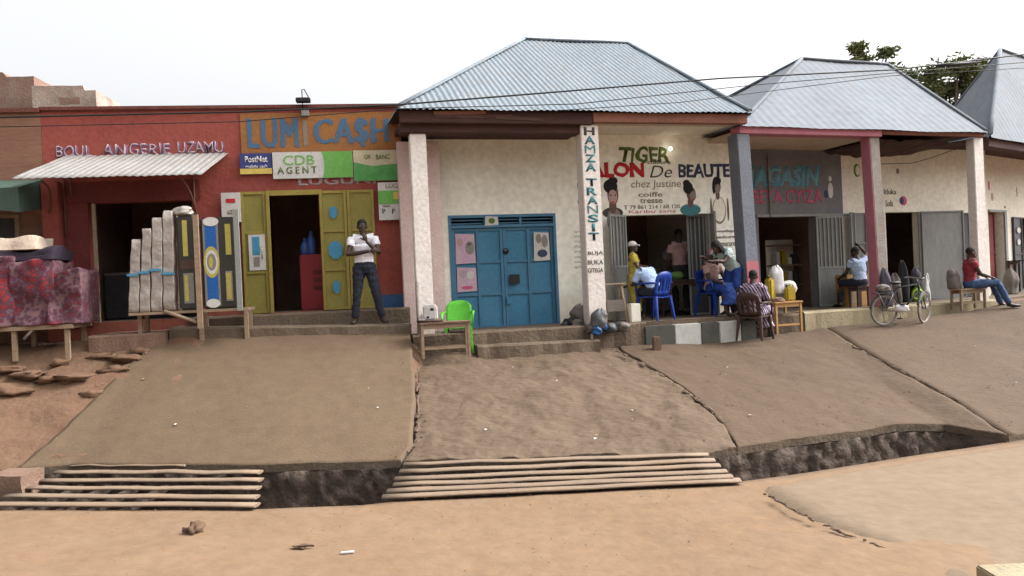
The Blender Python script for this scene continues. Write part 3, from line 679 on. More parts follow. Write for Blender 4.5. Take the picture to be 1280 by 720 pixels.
# steps
mb = MB(); s0, s1 = F1.sz(212, 405, .8)[0], F1.sz(514, 405, .8)[0]
zs1 = F1.sz(440, 404, .5)[1]
def stepmesh(F, s0, s1, n0, n1, z0, z1a, z1b, m, seg=40, chip=.02):
    mb = MB(); k = mb.mi(m); pr = None
    for i in range(seg + 1):
        a = i / seg; s = s0 + (s1 - s0) * a; z = z1a + (z1b - z1a) * a + .008 * noise.noise(Vector((s * 3, 1, z0))); nn = n1 + chip * noise.noise(Vector((s * 4, 2, z0)))
        c = [mb.bm.verts.new(p) for p in (F.pt(s, nn + .01, z0), F.pt(s, nn, z - .03), F.pt(s, nn - .03, z), F.pt(s, n0, z), F.pt(s, n0, z0))]
        if pr:
            for j in range(5): f = mb.bm.faces.new((pr[j], c[j], c[(j + 1) % 5], pr[(j + 1) % 5])); f.material_index = k
        else: mb.bm.faces.new(c[::-1]).material_index = k
        pr = c
    mb.bm.faces.new(pr).material_index = k; return mb
st = stepmesh(F1, s0, s1, -.1, .86, 1.1, F1.sz(205, 410, .8)[1], F1.sz(510, 405, .8)[1], 'step').build('step', rb)
s0b = F1.sz(235, 392, .4)[0]
st = stepmesh(F1, s0b, s1, -.1, .42, 1.5, ZF1 - .01, ZF1 - .01, 'step').build('step', rb)
st = stepmesh(F1, sL + .9, s0 - .02, -.1, 1.02, 1.1, ZF1 - .19, ZF1 - .19, 'block', chip=.07).build('plinth', rb)

# ------------------------------------------------------------------ sign boards on the red building
def board(label, u0, v0, u1, v1, n, base, th=.03, F=F1):
    s0, s1, z0, z1 = F.rect(u0, v0, u1, v1, n); t = thing('sign_board', label, 'sign', F.pt((s0 + s1) / 2, n, z0), 'sign boards on the red shop front')
    mb = MB(); mb.fbox(F, s0, s1, n, n + th, z0, z1, base); mb.build('board', t, bevel=.004); return t, s0, s1, z0, z1
NB = .03
t, a, b, c, d = board('small navy sign board with white words over a yellow strip', 300, 192, 340, 218, NB, 'sign_blue')
mb = MB(); mb.fbox(F1, a + .002, b - .002, NB + .031, NB + .034, c + .002, c + (d - c) * .27, 'sign_yellow'); mb.build('yellow_strip', t)
letter('PostNet', F1, 306, 195, 334, 203, NB + .032, 'print_white', t, bold=.02); letter('mobile cash', F1, 307, 206, 334, 210, NB + .032, 'print_white', t)
t, a, b, c, d = board('wide white and lime green agent sign board', 341, 190, 441, 223, NB + .01, 'sign_white')
mb = MB(); cx = F1.sz(402, 205)[0]
pts = [F1.pt(cx + .05 * math.cos(q), NB + .044, (c + d) / 2 + (d - c) / 2 * .99 * math.sin(q)) for q in lin(-math.pi / 2, math.pi / 2, 10)]
mb.poly([F1.pt(cx, NB + .044, c + .002)] + [F1.pt(b - .003, NB + .044, c + .002), F1.pt(b - .003, NB + .044, d - .002), F1.pt(cx, NB + .044, d - .002)] + pts[::-1][1:-1], 'sign_green'); mb.build('green_panel', t)
letter('CDB', F1, 354, 194, 393, 206, NB + .042, 'sign_green', t, bold=.0); letter('AGENT', F1, 347, 208, 396, 217, NB + .042, 't_green', t, space=1.5)
t, a, b, c, d = board('cream sign board with a leaf green lower half next to the column', 442, 188, 499, 226, NB + .005, 'sign_cream')
mb = MB(); mb.poly([F1.pt(a + .003, NB + .038, c + .003), F1.pt(b - .003, NB + .038, c + .003), F1.pt(b - .003, NB + .038, c + (d - c) * .55), F1.pt(a + (b - a) * .4, NB + .038, c + (d - c) * .48), F1.pt(a + .003, NB + .038, c + (d - c) * .62)], 'sign_dgreen'); mb.build('green_panel', t)
letter('QK', F1, 455, 193, 464, 199, NB + .036, 't_green', t); letter('BANC', F1, 470, 193, 487, 199, NB + .036, 't_green', t)
t, a, b, c, d = board('small lime and white tariff sign at the right end of the red wall', 473, 228, 511, 275, .10, 'sign_white')
mb = MB(); mb.fbox(F1, a + .002, b - .002, .131, .134, c + (d - c) * .42, c + (d - c) * .78, 'sign_green'); mb.fbox(F1, a + (b - a) * .5, b - .01, .1345, .137, c + (d - c) * .55, c + (d - c) * .74, 'sign_yellow'); mb.build('green_panel', t)
letter('LUGARI', F1, 482, 229, 509, 235, .131, 't_grey', t); [letter(q_, F1, u_, 261, u_ + 4, 267, .131, 't_dark', t) for q_, u_ in (('P', 478), ('F', 490), ('N', 501))]; letter('TARIFS', F1, 478, 256, 488, 259, .131, 't_grey', t)
t, a, b, c, d = board('white notice with a small red mark beside the yellow door', 277, 241, 301, 278, .08, 'paper')
mb = MB(); mb.fbox(F1, a + .08, b - .08, .111, .114, d - .17, d - .1, 't_red'); mb.build('red_mark', t); letter('AGENT', F1, 284, 262, 296, 268, .111, 't_grey', t)
t, a, b, c, d = board('white and blue poster on the narrow yellow door leaf', 311, 293, 332, 338, .075, 'paper', th=.006)
mb = MB(); mb.fbox(F1, a + .06, a + .18, .0815, .083, c + .25, d - .04, 'blue_patch'); mb.fbox(F1, a + .07, a + .17, .0815, .083, c + .06, c + .22, 'print_grey'); mb.build('print', t)
# floodlight on the parapet
p = F1.pt(F1.sz(380, 137)[0], .02, ztop + .07); t = thing('floodlight', 'small black floodlight on a bent bracket atop the red parapet', 'lamp', p)
mb = MB(); mb.fbox(F1, F1.sz(371, 129)[0], F1.sz(389, 129)[0], .05, .2, p.z + .01, p.z + .08, 'black'); mb.build('lamp_head', t, bevel=.01)
mb = MB(); sx = F1.sz(378, 120)[0]; mb.tube([F1.pt(sx, .06, p.z - .2), F1.pt(sx, .06, p.z + .24), F1.pt(sx + .04, .08, p.z + .24), F1.pt(sx + .1, .1, p.z + .12), F1.pt(sx + .11, .12, p.z + .06)], .009, 'black', 6); mb.build('bracket', t)
mb = MB(); mb.fbox(F1, sx - .02, sx + .1, .03, .1, p.z - .2, p.z - .1, 'grey_light'); mb.build('junction_box', t)
# fridge and jugs in the doorway
fz = ZF1
a, b, c, d = F1.rect(376, 318, 408, 387, -.5)
t = thing('drinks_fridge', 'red drinks fridge just inside the yellow doorway', 'fridge', F1.pt((a + b) / 2, -.5, fz))
mb = MB(); mb.fbox(F1, a, b, -.95, -.45, fz, d, 'fridge'); mb.build('body', t, bevel=.02)
for q in range(3):
    mb = MB(); mb.fbox(F1, a + .22, b - .04, -.449, -.44, fz + .35 + q * .14, fz + .42 + q * .14, 'red_dark'); mb.build('vent', t)
for i, (u, h) in enumerate(((381, .30), (389, .42))):
    s_ = F1.sz(u, 310, -.6)[0]; t2 = MB(); t2.tube([F1.pt(s_, -.65, d + z) for z in (0, .02, h * .5, h * .7, h * .82, h)], [.07, .085, .085, .06, .03, .028], 'jug', 12)
    o = t2.build('water_jug'); tag(o, ['short', 'tall'][i] + ' blue water jug on top of the red fridge', 'jug', 'blue jugs on the fridge')

# ------------------------------------------------------------------ left neighbour and the ruin behind
sl0 = F1.sz(-260, 250)[0]
nb = thing('shop_building', 'tan orange shop building at the far left edge with a green awning', 'building', F1.pt((sl0 + sL) / 2, 0, 1.5))
ow_ = F1.rect(-10, 273, 20, 302, .0)
mb = MB(); wall(mb, F1, sl0, sL - .005, 0, 1.0, ztop - .02, [ow_], 'tan'); mb.build('wall', nb)
mb = MB(); mb.fbox(F1, sl0, sL - .006, -.3, .06, ztop - .018, ztop + .05, 'parapet'); mb.build('parapet_coping', nb)
mb = MB(); a, b, c, d = ow_
for (x0, x1, z0, z1) in ((a, b, d, d + .06), (a, b, c - .06, c), (b, b + .06, c - .06, d + .06)): mb.fbox(F1, x0, x1, .001, .04, z0, z1, 'wood')
wi = mb.build('window', nb); mb = MB(); mb.fbox(F1, a, b, -.12, -.1, c, d, 'grey_dark'); mb.build('pane', wi)
mb = MB(); s0 = F1.sz(55, 255)[0]
for i in range(30):
    a = sl0 + (s0 - sl0) * i / 30; b = sl0 + (s0 - sl0) * (i + 1) / 30
    mb.hexa([F1.pt(a, .0, F1.sz(20, 262)[1]), F1.pt(b, .0, F1.sz(20, 262)[1]), F1.pt(b, .9, F1.sz(20, 268)[1] - .05 + .02 * math.sin(i)), F1.pt(a, .9, F1.sz(20, 268)[1] - .05 + .02 * math.sin(i - 1)), F1.pt(a, .0, F1.sz(20, 225)[1]), F1.pt(b, .0, F1.sz(20, 225)[1]), F1.pt(b, .9, F1.sz(20, 244)[1]), F1.pt(a, .9, F1.sz(20, 244)[1])][0:8], 'green_awning')
mb.build('awning', nb)
mb = MB(); mb.fbox(F1, sl0, sL - .2, -4, -.202, 1., 1.02, 'floor_in'); mb.fbox(F1, sl0, sL - .2, -4.1, -4, 1., ztop, 'dark_in'); mb.fbox(F1, sl0, sL - .2, -4, -.202, ztop - .3, ztop - .2, 'dark_in'); mb.build('inner_wall', nb)
FR = Frame((-20, 19), (-5, 20.5))
t = thing('unfinished_building', 'ruined block with peeling plaster behind the red parapet', 'building', FR.pt(5, 0, 1))
for u0, v0, u1, m_, n0 in ((-150, 91, 47, 'brick_old', .0), (44, 107, 124, 'plaster_old', .8)):
    a, b, c, d = FR.rect(u0, v0, u1, 300, n0); mb = MB(); k = mb.mi(m_); pr = None
    for i in range(41):
        f = i / 40; s = a + (b - a) * f; dz = d + .03 * noise.noise(Vector((s * 2.1, u0, 0))) - (.12 if f > .8 else 0)
        cc = [mb.bm.verts.new(p) for p in (FR.pt(s, n0, 1), FR.pt(s, n0, dz), FR.pt(s, n0 - 3, dz), FR.pt(s, n0 - 3, 1))]
        if pr:
            for j in range(3): mb.bm.faces.new((pr[j], cc[j], cc[j + 1], pr[j + 1])).material_index = k
        else: mb.bm.faces.new(cc[::-1]).material_index = k
        pr = cc
    mb.bm.faces.new(pr).material_index = k; mb.build('wall', t)
a, b, c, d = FR.rect(75, 122, 100, 130, .8); mb = MB(); mb.fbox(FR, a, b, .802, .81, c, d, 'brick_old'); mb.build('exposed_brick', t)

# ================================================================== MIDDLE BUILDING
ZV2 = E2.sz(650, 411, -.15)[1]          # veranda floor
ZV2b = ZV2 - .02
ms0, ms1 = E2.sz(508, 250, -.4)[0], 6.10
mbld = thing('shop_building', 'cream shop building under the large blue grey corrugated hip roof', 'building', E2.pt(3, -.5, 1.4))
ze = E2.sz(720, 137, 0)[1]
L2 = E2.sz(498, 134)[0]; R2 = E2.sz(938, 140)[0]
ce = [E2.pt(L2, 0, ze), E2.pt(R2, 0, ze), E2.pt(R2, -8.2, ze), E2.pt(L2, -8.2, ze)]
def sr(u, v, n): return E2.sz(u, v, n)
NR = -4.1
rl = E2.pt(*[(lambda q: q)(sr(655, 47, NR)[0]), NR, sr(655, 47, NR)[1]]); rr = E2.pt(sr(785, 58, NR)[0], NR, sr(785, 58, NR)[1])
zr = (rl.z + rr.z) / 2; rl.z = rr.z = zr
hip_roof(mbld, ce, (rl, rr), 'roof_a', pitch=.105, amp=.009)
# main wall with openings
z_soff = E2.sz(830, 156, -.3)[1]
od = W2.rect(563, 268, 697, 406); od = (od[0], od[1], ZV2b - .05, od[3])
osl = W2.rect(783, 268, 891, 406); osl = (osl[0], osl[1], ZV2b - .05, osl[3])
w0, w1 = W2.sz(530, 300)[0] - .15, W2.sz(925, 300)[0]
mb = MB(); wall(mb, W2, w0, w1, 0, .9, z_soff + .3, [od, osl], 'cream'); mb.build('wall', mbld)
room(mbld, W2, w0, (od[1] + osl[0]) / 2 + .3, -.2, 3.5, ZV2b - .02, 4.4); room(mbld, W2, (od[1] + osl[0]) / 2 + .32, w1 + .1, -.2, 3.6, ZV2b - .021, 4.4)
for s_ in (w0 + .01, w1 - .21):
    mb = MB(); mb.fbox(W2, s_, s_ + .2, -5.5, -.202, .9, z_soff + .3, 'cream'); mb.build('side_wall', mbld)
# veranda floor and steps
mb = MB(); mb.fbox(E2, L2 + .05, w1, N2 - .02, -.25, .8, ZV2 - .012, 'step'); mb.build('veranda_floor', mbld)
sk = E2.sz(842, 415, -.12)[0]
stepmesh(E2, L2 + .08, sk - .5, N2 + .6, -.12, .8, ZV2, ZV2 - .01, 'step', chip=.04).build('step', mbld)
stepmesh(E2, E2.sz(594, 420, .0)[0], E2.sz(746, 420, .0)[0], -.2, .14, .8, ZV2 - .21, ZV2 - .24, 'step', chip=.05).build('step', mbld)
# black and white kerb: painted blocks
kz1 = E2.sz(890, 403, -.12)[1]; kz0 = .8
ks = [E2.sz(u, 415, -.12)[0] for u in (806, 843, 876, 899, 926)] + [E2.sz(945, 415, -.12)[0]]
for i in range(len(ks) - 1):
    mb = MB(); mb.fbox(E2, ks[i] + (.002 if i else 0), ks[i + 1], -.5, -.1, kz0, kz1, ['kerb_black', 'kerb_white'][i % 2]); o = mb.build('kerb', mbld, bevel=.012)
    o['label'] = ['black', 'white'][i % 2] + ' painted kerb block'
# beams, fascia, soffit
sc2 = E2.sz(741, 150, -.05)[0]
mb = MB(); mb.fbox(E2, L2 + .02, sc2, -.16, -.06, ze - .23, ze - .03, 'brown_beam'); mb.fbox(E2, L2 + .04, sc2, -.45, -.162, ze - .37, ze - .18, 'brown_beam'); mb.build('fascia_beam', mbld, bevel=.01)
mb = MB(); mb.fbox(E2, sc2 + .004, R2 - .04, -.16, -.04, ze - .20, ze - .03, 'fascia_red'); mb.build('fascia_beam', mbld, bevel=.01)
mb = MB(); mb.fbox(E2, sc2 + .004, R2 - .1, -.42, -.162, z_soff, ze - .1, 'cream_beam'); mb.build('beam', mbld, bevel=.01)
mb = MB(); mb.fbox(E2, sc2 + .01, R2 - .12, N2 + .002, -.422, z_soff + .02, z_soff + .1, 'cream2'); mb.build('soffit', mbld)
mb = MB(); mb.fbox(E2, L2 + .06, sc2 - .01, N2 + .002, -.452, ze - .25, ze - .18, 'brown_beam'); mb.build('soffit', mbld)
mb = MB(); mb.fbox(E2, L2 + .02, R2 - .03, -8.1, -.1, ze - .028, ze - .01, 'brown_beam'); mb.build('ceiling', mbld)
# loose boards under the left eave
rnd = random.Random(3)
for i in range(6):
    s_ = L2 + rnd.uniform(.1, 2.1); mb = MB(); z_ = ze - rnd.uniform(.08, .2); q = rnd.uniform(-.03, .03)
    mb.hexa([E2.pt(s_, -.05, z_), E2.pt(s_ + .8, -.05, z_ + q), E2.pt(s_ + .8, -.058, z_ + q), E2.pt(s_, -.058, z_), E2.pt(s_, -.04, z_ + .05), E2.pt(s_ + .8, -.04, z_ + .05 + q), E2.pt(s_ + .8, -.058, z_ + .05 + q), E2.pt(s_, -.058, z_ + .05)], rnd.choice(['brown_beam', 'fascia_red', 'wood_d'])); mb.build('eave_board', mbld)
# columns
a, b, c, d = E2.rect(513, 160, 536, 400, -.2)
mb = MB(); mb.fbox(E2, a + .05, b + .02, -.36, -.2, .9, ze - .372, 'white_col'); cl1 = mb.build('column', mbld, bevel=.012)
mb = MB(); mb.fbox(E2, a - .07, b + .35, -1.0, -.9, .9, ze - .372, 'pinkish'); mb.build('column', mbld, bevel=.01)
mb = MB(); mb.tube([E2.pt(a + .06, -.17, ZV2 + .02), E2.pt(a + .05, -.17, ZV2 + .35), E2.pt(a + .06, -.17, ZV2 + .85)], .025, 'stained_col', 8); mb.build('drain_pipe', mbld)
a, b, c, d = E2.rect(731, 160, 753, 395, -.12)
mb = MB(); mb.fbox(E2, a, b, -.40, -.12, .9, E2.sz(735, 156, -.12)[1], 'white_col'); mb.build('column', mbld, bevel=.012)
ze2 = (a + b) / 2
hz = 'HAMZA TRANSIT'; v0 = 158
for i, ch in enumerate(hz):
    if ch == ' ': continue
    v = 159 + (i if i < 5 else i - .35) * 11.3; u = 736.5 + i * .5
    hw = 2 if ch == 'I' else 6.6; letter(ch, E2, u - hw, v, u + hw, v + 9.9, -.119, 't_dark' if i in (0, 5) else 't_teal', mbld, bold=.0 if ch in 'MN' else .03, jit=.06)
for i, (tx, v) in enumerate((('BUJA', 314), ('BUKA', 325), ('GITEGA', 335))): letter(tx, E2, 735, v, 754, v + 5.5, -.119, 't_dark', mbld, bold=.0)
# blue metal double door
dz0, dz1 = ZV2b, od[3]; tz = W2.sz(630, 284)[1]; mbx = MB()
a, b = od[0], od[1]
for (x0, x1, z0, z1) in ((a, a + .05, dz0, dz1), (b - .05, b, dz0, dz1), (a + .051, b - .051, dz1 - .05, dz1), (a + .051, b - .051, tz, tz + .05)): mbx.fbox(W2, x0, x1, -.12, .015, z0, z1, 'blue_door')
for i in range(1, 3): x = a + (b - a) * i / 3; mbx.fbox(W2, x - .02, x + .02, -.1, .0, tz + .051, dz1 - .051, 'blue_door')
for i in range(2): z = tz + .07 + .06 * i; mbx.fbox(W2, a + .05, b - .05, -.06, -.045, z, z + .02, 'blue_door')
mbx.build('door_frame', mbld)
mid = (a + b) / 2 - .01; dh = tz - .003
d1 = doorleaf(mbld, W2, a + .052, mid, -.08, dz0, dh, 3, 2, 'blue_door', 'blue_panel', .055, .05, handle=False)
d2 = doorleaf(mbld, W2, mid + .005, b - .052, -.08, dz0, dh, 3, 2, 'blue_door', 'blue_panel', .055, .05, handle=False)
m2 = MB(); q = W2.sz(632, 314, -.03); m2.ell(W2.pt(q[0], -.01, q[1]), (.055, .03, .055), 'black', 10); q = W2.sz(631, 313, 0); m2.ell(W2.pt(q[0], .02, q[1]), (.02, .015, .02), 'steel', 8); m2.build('lock', d1)
m2 = MB(); q = W2.rect(637, 343, 649, 355, -.03); m2.fbox(W2, q[0], q[1], -.028, .01, q[2], q[3], 'black'); m2.build('lock', d2)
m2 = MB(); q = W2.rect(633, 372, 639, 380, -.03); m2.fbox(W2, q[0], q[1], -.028, .01, q[2], q[3], 'blue_panel'); m2.build('lock', d2)
def poster(label, F, u0, v0, u1, v1, n, m, marks=(), seed=0):
    a, b, c, d = F.rect(u0, v0, u1, v1, n); rnd = random.Random(seed); mb = MB(); mb.mi(m)
    base = [(a, c), (b, c + .01), (b - .01, d - .03), (b - .05, d), (a + .01, d - .01)]
    mb.hexa([F.pt(a, n + .004, c), F.pt(b, n + .004, c + .012), F.pt(b, n, c + .012), F.pt(a, n, c), F.pt(a + .012, n + .004, d), F.pt(b - .01, n + .004, d - .015), F.pt(b - .01, n, d - .015), F.pt(a + .012, n, d)], m)
    for (fa, fb, fc, fd, mm) in marks:
        cs, cz = a + (b - a) * (fa + fb) / 2, c + (d - c) * (fc + fd) / 2
        blob2d(mb, F, n + .003, cs, cz, oval((b - a) * (fb - fa) / 2, (d - c) * (fd - fc) / 2, 9, rnd.random()), mm)
    o = mb.build('poster', None, normals=False); tag(o, label, 'poster', 'posters and notices'); return o
poster('pink poster with portraits on the upper left of the blue door', W2, 569, 292, 594, 330, -.027, 'paper_pink', [(.5, .95, .3, .75, 'print_grey'), (.1, .4, .6, .85, 'shirt_p'), (.6, .8, .6, .7, 't_pink')], 1)
poster('lower pink poster on the left of the blue door', W2, 571, 334, 596, 365, -.027, 'paper_pink', [(.15, .5, .55, .9, 't_pale'), (.5, .9, .5, .85, 'paper'), (.2, .8, .1, .25, 't_pink')], 2)
poster('faded grey poster on the right of the blue door', W2, 667, 290, 687, 326, -.027, 'paper', [(.15, .5, .6, .95, 't_grey'), (.5, .9, .45, .9, 'print_grey'), (.2, .85, .12, .4, 't_navy')], 3)
poster('small pale sticker on the transom above the blue door', W2, 606, 270, 623, 282, .018, 'sign_white', [(.25, .75, .2, .8, 't_green')], 4)
# black painted marks and faint handwriting on the wall by the column
for (u, v, ru, rv) in ((724, 231, 3, 6), (725, 252, 3.2, 5), (727, 275, 1.2, 5)):
    mb = MB(); s_, z_ = W2.sz(u, v); blob2d(mb, W2, .001, s_, z_, oval(ru * .0145, rv * .0145, 9, u), 't_dark'); mb.build('painted_mark', mbld, normals=False)
for i in range(8): letter(random.Random(i).choice(['urugero', 'igiciro', 'amafaranga']), W2, 718, 288 + i * 6.3, 733, 291.5 + i * 6.3, .001, 't_grey', mbld, bold=0, th=.001)
# salon lettering
letter('TIGER', W2, 774, 184, 836, 203, .002, 't_green', mbld, bold=.03, jit=.14, shear=.1)
letter('coiffure', W2, 809, 200, 838, 205, .002, 't_dark', mbld)
letter('SALON', W2, 726, 203, 805, 222, .002, 't_red', mbld, bold=.05, jit=.1)
letter('De', W2, 812, 207, 840, 222, .002, 't_dark', mbld, bold=-.005, shear=.3)
letter('BEAUTE', W2, 848, 205, 912, 222, .002, 't_navy', mbld, bold=.03, jit=.08)
letter('chez Justine', W2, 789, 225, 851, 237, .002, 't_grey', mbld, bold=-.005, shear=.1)
letter('coiffe', W2, 798, 240, 828, 246, .002, 't_grey', mbld); letter('tresse', W2, 800, 248, 828, 254, .002, 't_grey', mbld)
letter('T 79 861 214 / 68 120', W2, 780, 256, 850, 261, .002, 't_grey', mbld); letter('Karibu sana', W2, 786, 262, 845, 266, .002, 't_pink', mbld, bold=0)
letter('maquillage', W2, 894, 287, 918, 291, .002, 't_dark', mbld, bold=0); letter('pedicure', W2, 896, 294, 918, 299, .002, 't_dark', mbld, bold=0); letter('manucure', W2, 896, 303, 919, 308, .002, 't_dark', mbld, bold=0)
# painted women on the salon wall
def portrait(parts):
    mb = MB()
    for lv, (u, v, ru, rv, m_) in enumerate(parts):
        s_, z_ = W2.sz(u, v); blob2d(mb, W2, .001 + .0006 * lv, s_, z_, oval(ru * .0149, rv * .0149, 16), m_, .001)
    o = mb.build('wall_painting', mbld, normals=False); return o
portrait([(766, 266, 14, 7, 't_dark'), (768, 276, 10, 16, 't_grey'), (766, 258, 5, 9, 'skin2'), (766, 243, 7.5, 14, 'skin2'), (763, 233, 9.5, 9, 'hair'), (766, 226, 6.5, 5, 'hair'), (766, 246, 6, 9, 'shirt_p'), (766, 253, 2.5, 1.2, 't_red'), (763, 244, 1.4, .9, 't_dark'), (769, 244, 1.4, .9, 't_dark')])
portrait([(863, 262, 15, 8, 'shirt_g'), (863, 262.5, 14.5, 7.5, 't_teal'), (863, 253, 4, 7, 'skin2'), (864, 243, 6.5, 10, 'skin2'), (860, 235, 7, 8, 'hair'), (858, 229, 5, 4.5, 'hair'), (866, 245, 4.5, 6, 't_grey'), (866, 249, 2, .9, 't_red')])
portrait([(899, 263, 10, 18, 't_grey'), (899, 262, 8.6, 16, 'cream2'), (897, 244, 3, 6, 'skin2'), (896, 233, 5.5, 10, 'skin2'), (896, 226, 6, 5.5, 'hair'), (892, 234, 2.2, 9, 'hair'), (897, 236, 3.8, 6, 't_grey'), (889, 262, 1.3, 15, 'skin2'), (910, 262, 1.3, 15, 'skin2')])
# wall bulb
p = W2.pt(*[(lambda a: a)(W2.sz(838, 186, .12)[0]), .12, W2.sz(838, 186, .12)[1]]); t = thing('wall_bulb', 'lit round bulb on the wall above the salon name', 'lamp', p)
mb = MB(); mb.ell(p, (.032, .032, .036), M['bulb'], 12); mb.build('bulb', t); mb = MB(); mb.tube([p - Vector((0, -.03, 0)), p - Vector((0, -.11, -.02))], .018, 'black', 8); mb.build('bulb_holder', t)
# salon door leaves (swung open outwards)
a, b, c, d = W2.rect(755, 267, 783, 405, .25)
def bars_leaf(parent, F, s0, s1, n, z0, z1, ang, hinge, m='grey_metal', cut=.45, bars=5, label=None):
    mb = MB()
    def T(s, nn, z):
        h = s0 if hinge == 'l' else s1; ds = s - h; ca, sa = math.cos(ang), math.sin(ang); return F.pt(h + ds * ca - nn * sa, n + ds * sa + nn * ca, z)
    def bx(a, b, n0, n1, c, d, m_): mb.hexa([T(a, n1, c), T(b, n1, c), T(b, n0, c), T(a, n0, c), T(a, n1, d), T(b, n1, d), T(b, n0, d), T(a, n0, d)], m_)
    zc = z0 + (z1 - z0) * cut
    for (x0, x1, za, zb_) in ((s0, s0 + .04, z0, z1), (s1 - .04, s1, z0, z1), (s0 + .041, s1 - .041, z0, z0 + .04), (s0 + .041, s1 - .041, z1 - .04, z1), (s0 + .041, s1 - .041, zc, zc + .04)): bx(x0, x1, 0, .035, za, zb_, 'grey_light')
    if cut > .02: bx(s0 + .041, s1 - .041, .01, .02, z0 + .041, zc - .001, m)
    if cut < .98:
        for i in range(bars):
            x = s0 + .04 + (s1 - s0 - .08) * (i + .5) / bars; bx(x - .011, x + .011, .008, .028, zc + .041, z1 - .041, 'grey_light')
        bx(s0 + .041, s1 - .041, -.004, .0, zc + .041, z1 - .041, m)
    return mb.build('door', parent)
bars_leaf(mbld, W2, osl[0] - .55, osl[0], .02, ZV2b, osl[3], R(-35), 'r', cut=.5, bars=4)
bars_leaf(mbld, W2, osl[1] - .0, osl[1] + .55, .02, ZV2b, osl[3], R(110), 'l', cut=.3, bars=5)
bars_leaf(mbld, W2, osl[1] - .42, osl[1] - .02, -.1, ZV2b, osl[3], R(20), 'r', m='grey_dark', cut=.35, bars=4)

# ================================================================== RIGHT BUILDING
ZV3 = E3.sz(1050, 387, -.15)[1]
rbd = thing('shop_building', 'right hand shop building with grey and cream walls under a pale metal roof', 'building', E3.pt(3, -.5, 1.4))
ze3 = E3.sz(1080, 160, 0)[1]
cL, cR = E3.sz(925, 157, 0)[0], E3.sz(1233, 165, 0)[0]
NR3 = -2.2
r3l = E3.pt(E3.sz(1002, 72, NR3)[0], NR3, 0); r3r = E3.pt(E3.sz(1110, 84, NR3)[0], NR3, 0); z3 = (E3.sz(1002, 72, NR3)[1] + E3.sz(1110, 84, NR3)[1]) / 2; r3l.z = r3r.z = z3
hip_roof(rbd, [E3.pt(cL, 0, ze3), E3.pt(cR, 0, ze3), E3.pt(cR, -7.6, ze3), E3.pt(cL, -7.6, ze3)], (r3l, r3r), 'roof_b', pitch=.2, amp=.0035)
zso = E3.sz(1000, 172, -.2)[1]
def r3(u0, v0, u1, v1): q = W3.rect(u0, v0, u1, v1); return (q[0], q[1], ZV3 - .05, q[3])
dm = r3(950, 271, 1020, 380); dm2 = r3(1068, 266, 1086, 380); dr1 = r3(1109, 265, 1151, 373); dr2 = r3(1198, 266, 1216, 370); 
wg0, wg1, wc1 = W3.sz(925, 260)[0], W3.sz(1052, 220)[0], W3.sz(1234, 260)[0]
mb = MB(); wall(mb, W3, wg0, wg1 - .002, 0, .9, zso + .25, [dm], 'grey_wall'); mb.build('wall', rbd)['label'] = 'dark grey painted wall'
mb = MB(); wall(mb, W3, wg1, wc1, 0, .9, ze3 - .05, [dm2, dr1, dr2], 'cream2'); mb.build('wall', rbd)['label'] = 'cream painted wall'
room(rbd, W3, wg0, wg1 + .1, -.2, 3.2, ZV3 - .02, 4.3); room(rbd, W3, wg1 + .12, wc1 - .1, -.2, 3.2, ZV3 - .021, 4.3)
for s_ in (wg0 + .01, wc1 - .21): mb = MB(); mb.fbox(W3, s_, s_ + .2, -5.5, -.202, .9, ze3 - .1, 'cream2'); mb.build('side_wall', rbd)
mb = MB(); mb.fbox(E3, cL + .1, cR + .2, N3 - .02, -.3, .8, ZV3 - .012, 'step'); mb.build('veranda_floor', rbd)
stepmesh(E3, E3.sz(1006, 400, -.1)[0], cR + .3, -.5, -.1, .8, ZV3, ZV3 + .0, 'kerb_yellow', chip=.03).build('kerb', rbd)
stepmesh(E3, cL + .15, E3.sz(1005, 400, -.1)[0], -.5, -.12, .8, ZV3 - .02, ZV3 - .02, 'step', chip=.03).build('kerb', rbd)
sp = E3.sz(1104, 160, 0)[0]
mb = MB(); mb.fbox(E3, cL + .0, sp, -.3, -.03, ze3 - .15, ze3 - .02, 'pink'); mb.build('fascia_beam', rbd, bevel=.01)
mb = MB(); mb.fbox(E3, cL + .1, sp, N3 + .002, -.302, ze3 - .13, ze3 - .06, 'cream_beam'); mb.build('soffit', rbd)
mb = MB(); mb.fbox(E3, sp + .002, cR, -.12, -.04, ze3 - .1, ze3 - .02, 'fascia_red'); mb.build('fascia_beam', rbd, bevel=.01)
mb = MB(); mb.fbox(E3, cL, cR, -7.5, -.1, ze3 - .018, ze3 - .004, 'brown_beam'); mb.build('ceiling', rbd)
# sagging torn ceiling board on the right bay
mb = MB(); k = mb.mi('brown_beam'); g = []
for i in range(31):
    a = i / 30; s = sp + .05 + (cR - sp - .35) * a; row = []
    for j in range(6):
        b = j / 5; row.append(mb.bm.verts.new(E3.pt(s, -.15 + (N3 + .16) * b, ze3 - .16 - .1 * abs(noise.noise(Vector((a * 7, b * 2, 4)))) - .09 * math.sin(a * 3.1) * b)))
    g.append(row)
for i in range(30):
    for j in range(5): mb.bm.faces.new((g[i][j], g[i + 1][j], g[i + 1][j + 1], g[i][j + 1])).material_index = k
mb.build('torn_ceiling', rbd)
